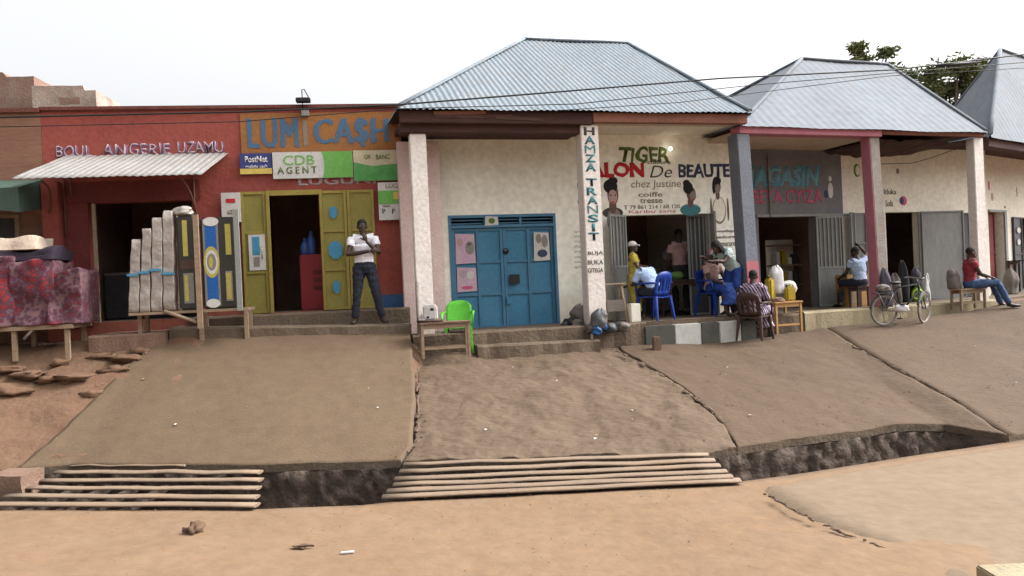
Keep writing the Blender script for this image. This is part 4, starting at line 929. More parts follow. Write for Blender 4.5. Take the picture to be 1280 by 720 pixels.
# columns
def col(F, ub0, ub1, ut0, ut1, vt, vb, n0, depth, m, name='column', zb=.9, ztop_=None, lab=None):
    b0, b1 = F.sz(ub0, vb, n0)[0], F.sz(ub1, vb, n0)[0]; t0, t1 = F.sz(ut0, vt, n0)[0], F.sz(ut1, vt, n0)[0]; zt_ = ztop_ or F.sz(ut0, vt, n0)[1]
    zz = F.sz(ub0, vb, n0)[1]; mb = MB(); P = F.pt
    mb.hexa([P(b0, n0, zz), P(b1, n0, zz), P(b1, n0 - depth, zz), P(b0, n0 - depth, zz), P(t0, n0, zt_), P(t1, n0, zt_), P(t1, n0 - depth, zt_), P(t0, n0 - depth, zt_)], m)
    o = mb.build(name, rbd, bevel=.012)
    if lab: o['label'] = lab
    return o, P, (b0, b1, zz, t0, t1, zt_)
o, P, g_ = col(E3, 937, 953, 921, 937, 166, 395, -.05, .3, 'grey_col', lab='blue grey leaning column', ztop_=ze3 - .152)
za, zb_ = E3.sz(940, 385, -.05)[1], E3.sz(940, 326, -.05)[1]
fa = (za - g_[2]) / (g_[5] - g_[2]); fb = (zb_ - g_[2]) / (g_[5] - g_[2])
le = lambda i, f: g_[i] + (g_[i + 3] - g_[i]) * f
mb = MB(); mb.hexa([P(le(0, fa) + .01, -.045, za), P(le(1, fa) - .01, -.045, za), P(le(1, fa) - .01, -.06, za), P(le(0, fa) + .01, -.06, za), P(le(0, fb) + .01, -.045, zb_), P(le(1, fb) - .01, -.045, zb_), P(le(1, fb) - .01, -.06, zb_), P(le(0, fb) + .01, -.06, zb_)], 'pinkpale'); mb.build('painted_panel', rbd)
o, P, g_ = col(E3, 1101, 1113, 1087, 1099, 166, 385, -.08, .24, 'stained_col', lab='stained grey and pink column', ztop_=ze3 - .152)
mb = MB(); d_ = .012; mb.hexa([P(g_[0] - d_, -.082, g_[2]), P(g_[0] - .002, -.082, g_[2]), P(g_[0] - .002, -.315, g_[2]), P(g_[0] - d_, -.315, g_[2]), P(g_[3] - d_, -.082, g_[5]), P(g_[3] - .002, -.082, g_[5]), P(g_[3] - .002, -.315, g_[5]), P(g_[3] - d_, -.315, g_[5])], 'pink'); mb.build('painted_panel', rbd)
col(E3, 1225, 1237, 1217, 1229, 172, 378, -.1, .2, 'white_col', lab='white column', ztop_=ze3 - .11)
# grey wall lettering and painted bottle
letter('MAGASIN', W3, 925, 207, 1024, 233, .002, 't_teal2', rbd, bold=.05, shear=.15)
letter('MAGASIN', W3, 927, 209, 1022, 231, .0055, 't_greyblue', rbd, bold=-.012, shear=.15, th=.002)
letter('BEYA CYIZA', W3, 940, 237, 1028, 254, .002, 't_pink', rbd, bold=.01)
mb = MB(); s_, z_ = W3.sz(1038, 238); blob2d(mb, W3, .001, s_, z_ - .0, oval(.07, .17, 14), 'print_white'); blob2d(mb, W3, .001, s_ + .0, z_ + .25, oval(.045, .06, 12), 'print_white'); blob2d(mb, W3, .0015, s_ - .12, z_ - .08, oval(.06, .09, 9), 't_navy'); mb.build('wall_painting', rbd, normals=False)
mb = MB(); s_, z0_ = W3.sz(962, 271); z1_ = W3.sz(960, 196)[1]; mb.tube([W3.pt(s_, .03, z0_), W3.pt(s_, .03, z1_), W3.pt(s_, .01, z1_ + .05)], .018, 'stained_col', 8); mb.build('conduit', rbd)
mb = MB(); mb.fbox(W3, dm[0] - .05, dm[1] + .9, .001, .03, dm[3] + .001, dm[3] + .05, 'grey_light'); mb.build('door_frame', rbd)
# marks on the cream wall
for (tx, u0, v0, u1, v1, m_) in (('Iduka', 1105, 236, 1120, 243, 't_dark'), ('Soda', 1107, 250, 1116, 258, 't_dark')): letter(tx, W3, u0, v0, u1, v1, .002, m_, rbd, bold=0)
for (u, v, ru, rv, m_) in ((1071, 213, 5.5, 9, 't_green'), (1072, 213, 3.6, 6.5, 'cream2'), (1122, 214, 3, 4, 't_grey'), (1129, 251, 6.5, 6.5, 't_pink'), (1127, 251, 4, 5, 't_navy')):
    mb = MB(); s_, z_ = W3.sz(u, v); blob2d(mb, W3, .001 + .0005 * (ru < 5), s_, z_, oval(ru * .0165, rv * .0165, 12), m_, .001); mb.build('painted_mark', rbd, normals=False)
# metal doors
bars_leaf(rbd, W3, dm[1] + .0, dm[1] + .62, .03, ZV3, dm[3] - .01, R(12), 'l', cut=.42, bars=6)
bars_leaf(rbd, W3, dm2[0] - .28, dm2[0], .03, ZV3, dm2[3], R(-30), 'r', cut=.98, bars=1, m='grey_dark')
doorleaf(rbd, W3, dm2[0], dm2[1], -.05, ZV3, dm2[3], 3, 1, 'grey_metal', 'grey_metal', .04)
doorleaf(rbd, W3, dr1[1], W3.sz(1197, 320)[0], .03, ZV3, dr1[3] + .0, 1, 1, 'grey_metal', 'grey_metal', .035, ang=R(8))
doorleaf(rbd, W3, dr2[0] + .02, dr2[1], -.05, ZV3, dr2[3], 2, 1, 'grey_dark', 'grey_dark', .04)
mb = MB(); mb.fbox(W3, dr1[1] - .05, dr1[1], .001, .028, ZV3, dr1[3], 'grey_light'); mb.build('door_frame', rbd)

# ================================================================== FARTHEST BUILDING
q0 = onz(1237, 168, 0) if False else atY(1238, 169, 16.6); q1 = atY(1330, 186, 19.0)
E4 = Frame(q0.xy, q1.xy); ze4 = q0.z
fb_ = thing('shop_building', 'farthest shop building cut by the right edge with a peaked metal roof', 'building', E4.pt(2, -1, 1.4))
bl = atY(1136, 208, 21.); bl.z = ze4; ap = atY(1250, 63, 19.6); ap2 = E4.pt((ap.xy - E4.A).dot(E4.d) + 2.6, (ap.xy - E4.A).dot(E4.n), ap.z)
hip_roof(fb_, [E4.pt(0, 0, ze4), E4.pt(7, 0, ze4), E4.pt(7, -6, ze4), bl], (ap, ap2), 'roof_b', pitch=.2, amp=.0035)
W4 = Frame(E4.pt(0, -1.3, 0).xy, E4.pt(1, -1.3, 0).xy)
ZV4 = ZV3 + .02
q_ = lambda u0, v0, u1, v1: (W4.rect(u0, v0, u1, v1)[0], W4.rect(u0, v0, u1, v1)[1], ZV4 - .05, W4.rect(u0, v0, u1, v1)[3])
p1 = q_(1237, 265, 1256, 370); p2 = q_(1266, 272, 1300, 370)
mb = MB(); wl4 = W4.sz(1231, 300)[0]; wall(mb, W4, wl4, 6.8, 0, .9, ze4 + .05, [p1, p2], 'cream2'); mb.build('wall', fb_)
room(fb_, W4, wl4 + .3, 6.7, -.2, 3, ZV4 - .02, 4.2)
mb = MB(); mb.fbox(W4, 6.6, 6.8, -4.5, -.202, .9, ze4, 'cream2'); mb.build('side_wall', fb_)
mb = MB(); mb.fbox(E4, .2, 7, -1.32, -.1, .8, ZV4 - .03, 'step'); mb.build('veranda_floor', fb_)
mb = MB(); mb.fbox(E4, .05, 7, -.3, -.06, ze4 - .22, ze4 - .03, 'brown_beam'); mb.build('fascia_beam', fb_, bevel=.01)
mb = MB(); mb.fbox(E4, .0, 7, -5.8, -.1, ze4 - .025, ze4 - .01, 'brown_beam'); mb.build('ceiling', fb_)
mb = MB(); mb.fbox(W4, p1[1], p1[1] + .12, .001, .04, ZV4, p1[3] + .05, 'grey_light'); mb.fbox(W4, p1[0], p1[1] - .001, .001, .04, p1[3] - .001, p1[3] + .05, 'grey_light'); mb.build('door_frame', fb_)
doorleaf(fb_, W4, p1[0], p1[1] - .3, -.12, ZV4, p1[3], 2, 1, 'red_dark', 'red_dark', .04)
doorleaf(fb_, W4, p2[0], p2[0] + .5, .02, ZV4, p2[3], 2, 1, 'grey_dark', 'grey_dark', .04, patches=[(.3, .8, .78, .86, 'paper'), (.3, .7, .62, .7, 'paper')])
for (u, v, ru, rv, m_) in ((1236, 232, 3, 7, 't_pink'), (1240, 246, 4, 6, 'shirt_p'), (1271, 240, 1.5, 8, 't_dark'), (1256, 259, 3, 2, 't_dark')):
    mb = MB(); s_, z_ = W4.sz(u, v); blob2d(mb, W4, .001, s_, z_, oval(ru * .0175, rv * .0175, 10), m_, .001); mb.build('painted_mark', fb_, normals=False)
#PART2
# ================================================================== CHAIRS, TABLES
def plastic_chair(label, m, loc, ang, group='plastic chairs', low=False):
    t = thing('plastic_chair', label, 'chair', (0, 0, 0), group)
    mb = MB(); k = mb.mi(m)      # seat, front towards -Y
    g = [[mb.bm.verts.new((x * (.21 - .02 * (y > 0)) , y * .21, .43 - .018 * (1 - x * x) + (.012 if y < -.8 else 0))) for y in (-1, -.8, -.3, .3, 1)] for x in (-1, -.6, 0, .6, 1)]
    for i in range(4):
        for j in range(4): mb.bm.faces.new((g[i][j], g[i + 1][j], g[i + 1][j + 1], g[i][j + 1])).material_index = k
    o = mb.build('seat', t); s = o.modifiers.new('s', 'SOLIDIFY'); s.thickness = .02
    mb = MB(); k = mb.mi(m); n = 12; rows_ = []
    for j in range(7):
        z = .43 + j / 6 * .42; row = []
        for i in range(n + 1):
            a = i / n * 2 - 1; top_ = (z - .43) / .42; wv = .20 + .015 * math.sin(top_ * 3) - (.05 * max(0, top_ - .85) / .15)
            row.append(mb.bm.verts.new((a * wv, .20 + .10 * top_ - .035 * a * a, z - .02 * a * a * top_)))
        rows_.append(row)
    for j in range(6):
        for i in range(n):
            if not low and 1 <= j <= 3 and i in (2, 4, 7, 9): continue
            f = mb.bm.faces.new((rows_[j][i], rows_[j][i + 1], rows_[j + 1][i + 1], rows_[j + 1][i])); f.material_index = k; f.smooth = True
    o = mb.build('backrest', t); s = o.modifiers.new('s', 'SOLIDIFY'); s.thickness = .016
    for sx in (-1, 1):
        for sy in (-1, 1):
            mb = MB(); x, y = sx * .19, sy * .19; b = Vector((sx * .045, sy * .06, 0))
            top_ = [(x - .03, y - .03, .425), (x + .03, y - .03, .425), (x + .03, y + .03, .425), (x - .03, y + .03, .425)]
            bot = [(p[0] * 1 + b.x - (p[0] - x) * .45, p[1] + b.y - (p[1] - y) * .45, 0) for p in top_]
            mb.hexa(bot + top_, m); mb.build('leg', t, bevel=.006)
        mb = MB(); mb.tube([(sx * .235, -.20, .43), (sx * .25, -.20, .60), (sx * .25, -.17, .655), (sx * .25, .05, .66), (sx * .215, .235, .66)], [.02, .02, .024, .024, .02], m, 8, flat_=.8); mb.build('armrest', t)
    t.location = loc; rotate_thing(t, ang); return t
def local_thing(t, loc, ang): t.location = loc; rotate_thing(t, ang)
def wooden_table(label, w_, d_, h, loc, ang, m='wood', name='wooden_table', shelf=None, cat='table', top_m=None):
    t = thing(name, label, cat); mb = MB(); mb.box(-w_ / 2, w_ / 2, -d_ / 2, d_ / 2, h - .03, h, top_m or m); mb.build('table_top', t, bevel=.005)
    for sx in (-1, 1):
        for sy in (-1, 1):
            mb = MB(); x, y = sx * (w_ / 2 - .04), sy * (d_ / 2 - .04); mb.box(x - .022, x + .022, y - .022, y + .022, 0, h - .031, m); mb.build('leg', t, bevel=.004)
    for sy in (-1, 1):
        mb = MB(); y = sy * (d_ / 2 - .04); mb.box(-w_ / 2 + .065, w_ / 2 - .065, y - .012, y + .012, h - .10, h - .033, m); mb.build('apron', t)
    if shelf:
        for sy in (-1, 1):
            mb = MB(); y = sy * (d_ / 2 - .04); mb.box(-w_ / 2 + .065, w_ / 2 - .065, y - .012, y + .012, shelf, shelf + .035, m); mb.build('stretcher', t)
    local_thing(t, loc, ang); return t

# ================================================================== PEOPLE
def remeshed(mb, name, parent, m, vox, sm=3):
    o = mb.build(name, None); r = o.modifiers.new('r', 'REMESH'); r.mode = 'VOXEL'; r.voxel_size = vox
    s = o.modifiers.new('s', 'SMOOTH'); s.iterations = sm; s.factor = .5
    dg = bpy.context.evaluated_depsgraph_get(); me = bpy.data.meshes.new_from_object(o.evaluated_get(dg)); loc = o.location.copy()
    bpy.data.objects.remove(o); me.transform(Matrix.Translation(loc)); me.materials.clear(); me.materials.append(M[m])
    if name in ('shirt', 'blouse', 'trousers', 'skirt', 'shorts'):
        nrm_ = [v.normal.copy() for v in me.vertices]
        for v, nn_ in zip(me.vertices, nrm_): v.co += nn_ * (.011 * noise.noise(Vector((v.co.x * 9, v.co.y * 9, v.co.z * 16))) + .005 * noise.noise(v.co * 34))
    for p in me.polygons: p.use_smooth = True; p.material_index = 0
    me.name = name; n = bpy.data.objects.new(name, me); C.objects.link(n); n.parent = parent; return n
def hand(mb, wr, d, palm_n, side, curl=.5, sc_=1.):
    d = d.normalized(); pn = palm_n - d * palm_n.dot(d); pn.normalize(); x = d.cross(pn) * side
    rot = Matrix((x, pn, d)).transposed()
    mb.ell(wr + d * .055 * sc_, (.040 * sc_, .018 * sc_, .056 * sc_), 'skin', 10, rot)
    for i, L in enumerate((.068, .078, .072, .056)):
        b = wr + d * .092 * sc_ + x * (.029 - .0195 * i) * sc_
        p1 = b + (d * math.cos(curl * .5) + pn * math.sin(curl * .5)) * L * .45 * sc_; p2 = p1 + (d * math.cos(curl * 1.3) + pn * math.sin(curl * 1.3)) * L * .55 * sc_
        mb.tube([b - d * .02, p1, p2], [.0095 * sc_, .009 * sc_, .0075 * sc_], 'skin', 6)
    b = wr + d * .028 * sc_ + x * .032 * sc_; q = (d * .7 + x * .6 + pn * .35).normalized()
    mb.tube([b - x * .01, b + q * .035 * sc_, b + (q + d * .4).normalized() * .07 * sc_], [.013 * sc_, .011 * sc_, .009 * sc_], 'skin', 6)
def figure(label, loc, ang, J, top_='shirt_w', bottom='navy', style='trousers', sleeve=.45, sc_=1., vox=.010, skin='skin', woman=False, hair='short', group=None, shoes='shoe', look=(0, 0), head_cover=None, curl=.6):
    """joints face -Y; x to the right of the picture; metres for a 1.7 m adult"""
    V = lambda k: Vector(J[k]) * sc_
    t = thing('person', label, 'person', (0, 0, 0), group)
    pel, che, nec, hd = V('pel'), V('che'), V('nec'), V('head'); s = sc_
    ww = .9 if woman else 1.
    mb = MB(); up = (hd - nec).normalized()
    mb.tube([pel - (che - pel).normalized() * .09 * s, pel, pel.lerp(che, .4), che, che.lerp(nec, .6), nec], [.10 * s, .155 * s, .125 * s * ww, .165 * s * ww, .14 * s * ww, .06 * s], 'skin', 16, flat_=.66)
    mb.tube([nec - up * .06 * s, nec, hd - up * .03 * s], [.06 * s, .056 * s, .05 * s], 'skin', 12)
    # head with face: looks along f
    az, el = look; f = Vector((math.sin(az), -math.cos(az), 0)) * math.cos(el) + Vector((0, 0, math.sin(el))); f.normalize()
    x = f.cross(Vector((0, 0, 1))); x.normalize(); u_ = x.cross(f); rot = Matrix((x, -f, u_)).transposed()
    H = lambda a, b, c: hd + (x * a + f * b + u_ * c) * s
    mb.ell(H(0, -.008, .025), (.074 * s, .092 * s, .090 * s), 'skin', 18, rot); mb.ell(H(0, .022, -.045), (.056 * s, .062 * s, .062 * s), 'skin', 14, rot)
    mb.tube([H(0, .078, .02), H(0, .093, -.008), H(0, .102, -.022)], [.008 * s, .012 * s, .016 * s], 'skin', 8); mb.ell(H(0, .092, -.022), (.021 * s, .014 * s, .011 * s), 'skin', 8, rot)
    mb.ell(H(0, .072, .035), (.05 * s, .018 * s, .012 * s), 'skin', 10, rot); mb.ell(H(0, .078, -.052), (.026 * s, .013 * s, .014 * s), 'skin', 10, rot); mb.ell(H(0, .07, -.088), (.025 * s, .02 * s, .018 * s), 'skin', 10, rot)
    for q in (-1, 1): mb.ell(H(.077 * q, -.005, -.005), (.011 * s, .02 * s, .031 * s), 'skin', 8, rot)
    for q in 'LR':
        sh, el_, wr = V('sh' + q), V('el' + q), V('wr' + q)
        mb.tube([che.lerp(nec, .5), sh], [.07 * s, .062 * s], 'skin', 10)
        mb.tube([sh, sh.lerp(el_, .35), el_, el_.lerp(wr, .3), wr], [.056 * s * ww, .05 * s * ww, .038 * s, .040 * s, .026 * s], 'skin', 10)
        d = Vector(J.get('hd' + q, tuple(wr - el_))); pn = Vector(J.get('pn' + q, (0, 0, -1) if abs((wr - el_).normalized().z) < .8 else (0, -1, 0)))
        hand(mb, wr, d, pn, 1 if q == 'L' else -1, curl, s)
        hp, kn, an = V('hip' + q), V('kn' + q), V('an' + q); toe = V('toe' + q)
        mb.tube([hp, hp.lerp(kn, .4), kn, kn.lerp(an, .3), an], [.088 * s, .078 * s, .055 * s, .056 * s, .036 * s], 'skin', 12)
        mb.tube([an + (an - toe).normalized() * .03 * s, an.lerp(toe, .4) - Vector((0, 0, .01 * s)), toe], [.038 * s, .04 * s, .026 * s], 'skin', 10, flat_=.8)
    body = remeshed(mb, 'body', t, skin, vox, 2)
    # eyes and lips
    mb = MB()
    for q in (-1, 1):
        mb.ell(H(.031 * q, .077, .014), (.012 * s, .006 * s, .007 * s), 'eye', 8, rot); mb.ell(H(.031 * q, .082, .014), (.0055 * s, .003 * s, .0055 * s), 'black', 8, rot)
    mb.build('eyes', t); mb = MB(); mb.ell(H(0, .089, -.052), (.022 * s, .006 * s, .008 * s), 'lip', 8, rot); mb.build('lips', t)
    mb = MB()
    if hair == 'short': mb.ell(H(0, -.016, .045), (.081 * s, .094 * s, .084 * s), 'hair', 16, rot)
    elif hair == 'bun': mb.ell(H(0, -.02, .045), (.084 * s, .094 * s, .085 * s), 'hair', 16, rot); mb.ell(H(0, -.07, .13), (.05 * s, .05 * s, .045 * s), 'hair', 12, rot)
    elif hair == 'braids':
        mb.ell(H(0, -.02, .04), (.086 * s, .098 * s, .09 * s), 'hair', 16, rot)
        for i in range(9): a = -1.9 + i * .475; mb.tube([H(.075 * math.sin(a), -.02 - .07 * math.cos(a), .02), H(.095 * math.sin(a), -.03 - .08 * math.cos(a), -.10), H(.10 * math.sin(a), -.03 - .08 * math.cos(a), -.19)], [.022 * s, .02 * s, .01 * s], 'hair', 6)
    remeshed(mb, 'hair', t, 'hair', .012, 2)
    if head_cover:
        mb = MB(); mb.ell(H(0, -.02, .065), (.09 * s, .10 * s, .075 * s), head_cover, 14, rot); mb.tube([H(0, .05, .05), H(0, .14, .035)], [.05 * s, .045 * s], head_cover, 8, flat_=.3); mb.build('cap', t)
    # top
    mb = MB(); a_ = (che - pel).normalized(); e = .020 * s
    mb.tube([pel - a_ * .03 * s, pel + a_ * .05 * s, pel.lerp(che, .45), che, che.lerp(nec, .62), nec - up * .012 * s], [.165 * s, .16 * s, .15 * s * ww, .165 * s * ww + e, .145 * s * ww + e, .068 * s], 'skin', 18, flat_=.72)
    for q in 'LR':
        sh, el_, wr = V('sh' + q), V('el' + q), V('wr' + q); mb.tube([che.lerp(nec, .5), sh], [.09 * s, .075 * s], 'skin', 10)
        if sleeve <= 1: mb.tube([sh, sh.lerp(el_, sleeve)], [.072 * s, .064 * s], 'skin', 12)
        else: mb.tube([sh, el_, el_.lerp(wr, sleeve - 1)], [.068 * s, .052 * s, .045 * s], 'skin', 12)
    remeshed(mb, 'shirt' if not woman else 'blouse', t, top_, vox * 1.3, 3)
    mb = MB()
    if style == 'trousers' or style == 'shorts':
        mb.tube([pel - a_ * .12 * s, pel - a_ * .02 * s, pel + a_ * .06 * s], [.13 * s, .172 * s, .158 * s], 'skin', 16, flat_=.74)
        for q in 'LR':
            hp, kn, an = V('hip' + q), V('kn' + q), V('an' + q)
            pts = [hp, hp.lerp(kn, .4), kn, kn.lerp(an, .5), an.lerp(kn, .06)] if style == 'trousers' else [hp, hp.lerp(kn, .5), kn.lerp(hp, .1)]
            mb.tube([pel, *pts], [.10 * s, .112 * s, .096 * s, .073 * s, .066 * s, .060 * s][:len(pts) + 1], 'skin', 12)
        remeshed(mb, style, t, bottom, vox * 1.3, 2)
    else:
        kl, kr, al, ar = V('knL'), V('knR'), V('anL'), V('anR'); km = (kl + kr) / 2; am = (al + ar) / 2 + Vector((0, 0, .12 * s))
        mb.tube([pel + a_ * .06 * s, pel, pel.lerp(km, .5), km, km.lerp(am, .55), am], [.155 * s, .185 * s, .19 * s, .17 * s, .17 * s, .19 * s], 'skin', 16, flat_=.8)
        for q in 'LR': hp, kn, an = V('hip' + q), V('kn' + q), V('an' + q); mb.tube([hp, kn, kn.lerp(an, .7)], [.115 * s, .10 * s, .11 * s], 'skin', 12)
        remeshed(mb, 'skirt', t, bottom, vox * 1.3, 3)
    if shoes:
        for q in 'LR':
            an, toe = V('an' + q), V('toe' + q); mb = MB(); mb.tube([an + (an - toe).normalized() * .045 * s - Vector((0, 0, .02 * s)), an.lerp(toe, .4) - Vector((0, 0, .018 * s)), toe + (toe - an).normalized() * .02 * s], [.042 * s, .05 * s, .035 * s], shoes, 10, flat_=.75)
            mb.build('shoe', t)
    t.location = loc; t.rotation_euler = (0, 0, ang); return t
def standing(**k):
    J = dict(pel=(0, 0, .95), che=(0, 0, 1.27), nec=(0, .01, 1.46), head=(0, -.01, 1.585), shL=(.175, 0, 1.40), shR=(-.175, 0, 1.40), elL=(.23, .02, 1.12), elR=(-.23, .02, 1.12), wrL=(.24, -.08, .88), wrR=(-.24, -.08, .88),
             hipL=(.09, 0, .90), hipR=(-.09, 0, .90), knL=(.11, -.02, .50), knR=(-.11, -.02, .50), anL=(.12, .01, .085), anR=(-.12, .01, .085), toeL=(.15, -.15, .035), toeR=(-.15, -.15, .035)); J.update(k); return J
def sitting(seat=.43, lean=0., **k):
    z = seat + .09; l = lean
    J = dict(pel=(0, .05, z), che=(0, .05 - .30 * math.sin(l), z + .32 * math.cos(l)), nec=(0, .06 - .49 * math.sin(l), z + .50 * math.cos(l)), head=(0, .03 - .60 * math.sin(l), z + .625 * math.cos(l)))
    c = Vector(J['che']).lerp(Vector(J['nec']), .7)
    J.update(shL=(.175, c.y, c.z), shR=(-.175, c.y, c.z), elL=(.22, c.y - .12, c.z - .25), elR=(-.22, c.y - .12, c.z - .25), wrL=(.13, c.y - .33, z + .12), wrR=(-.13, c.y - .33, z + .12),
             hipL=(.09, .02, z - .01), hipR=(-.09, .02, z - .01), knL=(.12, -.38, z + .0), knR=(-.12, -.38, z + .0), anL=(.12, -.40, .085), anR=(-.12, -.40, .085), toeL=(.13, -.55, .035), toeR=(-.13, -.55, .035)); J.update(k); return J

stz = lambda u: F1.sz(205, 410, .8)[1] + (F1.sz(510, 405, .8)[1] - F1.sz(205, 410, .8)[1]) * (u - 205) / 305
p = F1.pt(F1.sz(459, 404, .66)[0], .66, stz(458) + .002)
figure('man in a white shirt and dark trousers standing with one hand at his chin', p, F1.ang, standing(
    hipL=(.09, 0, .90), hipR=(-.09, 0, .90), knL=(.17, -.03, .49), knR=(-.14, -.03, .49), anL=(.25, .0, .085), anR=(-.19, .0, .085), toeL=(.31, -.14, .035), toeR=(-.23, -.15, .035),
    elL=(.24, -.10, 1.14), elR=(-.25, -.10, 1.13), wrL=(.05, -.21, 1.33), wrR=(.10, -.24, 1.17), hdL=(-.22, -.05, .75), pnL=(0, .8, -.3), hdR=(.9, .1, .1), pnR=(0, 1, .2), head=(-.01, -.03, 1.575)),
    'shirt_w', 'navy', 'trousers', .5, 1.0, .0065, look=(.1, -.12), curl=.9)

# --- in front of the salon
VZ = ZV2 - .012
def v2(u, v, n): q = E2.sz(u, v, n); return E2.pt(q[0], n, VZ + .002)
pc = v2(819, 400, -.45)
kA = E2.ang
plastic_chair('blue plastic chair on the salon veranda with its back to the street', 'blue_pl', pc, kA + R(180 + 25))
figure('person in a pale blue top bent forward on the blue plastic chair', pc + Vector((0, .0, 0)), kA + R(180 + 25), sitting(.43, .55, head=(.02, -.40, 1.0)), 'shirt_b', 'navy', 'trousers', .8, .98, .011, hair='short', look=(0, -.7))
figure('child in yellow with a pale head wrap left of the salon door', v2(795, 400, -.75), kA + R(60), standing(elL=(.2, -.1, 1.15), wrL=(.12, -.3, 1.05), elR=(-.2, -.1, 1.15), wrR=(-.1, -.3, 1.1)), 'yellow_c', 'yellow_c', 'skirt', .6, .83, .010, woman=True, head_cover='paper', shoes=None)
figure('person in a greyish shirt standing inside the dim salon', W2.pt(W2.sz(853, 400, -.7)[0], -.7, ZV2b), kA + R(170), standing(), 'shirt_p', 'dark_c', 'trousers', .6, 1., .012, look=(.2, -.3))
figure('person in a pale teal shirt bending over at the right of the salon', v2(916, 402, -.45), kA + R(-70), standing(
    pel=(0, .10, .86), che=(0, -.12, 1.10), nec=(0, -.26, 1.22), head=(0, -.37, 1.27), shL=(.17, -.2, 1.18), shR=(-.17, -.2, 1.18), elL=(.17, -.38, 1.0), elR=(-.17, -.42, 1.05), wrL=(.1, -.58, 1.02), wrR=(-.1, -.62, 1.1),
    hipL=(.09, .08, .82), hipR=(-.09, .08, .82), knL=(.1, 0, .46), knR=(-.1, 0, .46)), 'shirt_g', 'blue_sk', 'shorts', .5, .98, .011, woman=True, hair='braids', look=(0, -.6), shoes=None)
pc2 = v2(893, 402, -.75)
plastic_chair('blue plastic chair half hidden in the salon doorway on the right', 'blue_pl', pc2, kA + R(20))
figure('seated person in a pink top and pink cap having hair done at the salon', pc2, kA + R(20), sitting(.43, .1), 'shirt_p', 'blue_sk', 'skirt', .6, .96, .011, woman=True, hair='braids', head_cover='pinkpale', look=(-.5, 0))
# dark dryer and mirror shapes in the salon
t = thing('hair_dryer', 'dark hooded hair dryer on a stand inside the salon', 'dryer', W2.pt(W2.sz(838, 350, -1.2)[0], -1.2, ZV2b))
q = Vector(t.location); mb = MB(); mb.tube([q + Vector((0, 0, .05)), q + Vector((0, 0, 1.1))], .02, 'steel', 8); mb.build('pole', t)
mb = MB(); mb.ell(q + Vector((0, 0, 1.2)), (.17, .17, .15), 'grey_light', 14); mb.build('hood', t)
mb = MB()
for i in range(5): a = i * 1.257; mb.tube([q + Vector((0, 0, .08)), q + Vector((.28 * math.cos(a), .28 * math.sin(a), .02))], .018, 'black', 6)
mb.build('base', t)
s_ = W2.sz(852, 390, -.55)[0]; wooden_table('dark table with a green cloth inside the salon', .9, .45, .7, W2.pt(s_, -.35, ZV2b), kA, 'wood_d')
s_ = W2.sz(845, 366, -.35)[0]; mb = MB(); mb.ell(W2.pt(s_, -.35, ZV2b + .78), (.2, .12, .08), 'bag_green', 12, rough=.4); tag(mb.build('folded_cloth'), 'dull green cloth on the dark table inside the salon', 'cloth')
# stool frame leaning by the column
p = v2(772, 408, -.35); t = thing('wooden_stand', 'tall unpainted wooden stand between the white column and the salon', 'stand')
for x in (-.17, .15):
    mb = MB(); mb.hexa([(x * 1.25 - .02, -.02, 0), (x * 1.25 + .02, -.02, 0), (x * 1.25 + .02, .02, 0), (x * 1.25 - .02, .02, 0), (x - .02, .1, .66), (x + .02, .1, .66), (x + .02, .14, .66), (x - .02, .14, .66)], 'wood'); mb.build('leg', t)
    mb = MB(); mb.hexa([(x * 1.25 - .02, .42, 0), (x * 1.25 + .02, .42, 0), (x * 1.25 + .02, .46, 0), (x * 1.25 - .02, .46, 0), (x - .02, .2, .66), (x + .02, .2, .66), (x + .02, .24, .66), (x - .02, .24, .66)], 'wood'); mb.build('leg', t)
mb = MB(); mb.box(-.23, .21, .06, .28, .661, .69, 'wood'); mb.build('seat', t); mb = MB(); mb.box(-.17, .15, .01, .03, .2, .4, 'bag_grey'); mb.build('panel', t)
local_thing(t, p, kA)
mb = MB(); mb.fbox(E2, E2.sz(788, 400, -.3)[0], E2.sz(800, 400, -.3)[0], -.5, -.25, VZ + .001, VZ + .32, 'cream2'); tag(mb.build('cardboard_box', bevel=.01), 'small pale box beside the blue chair on the veranda', 'box')

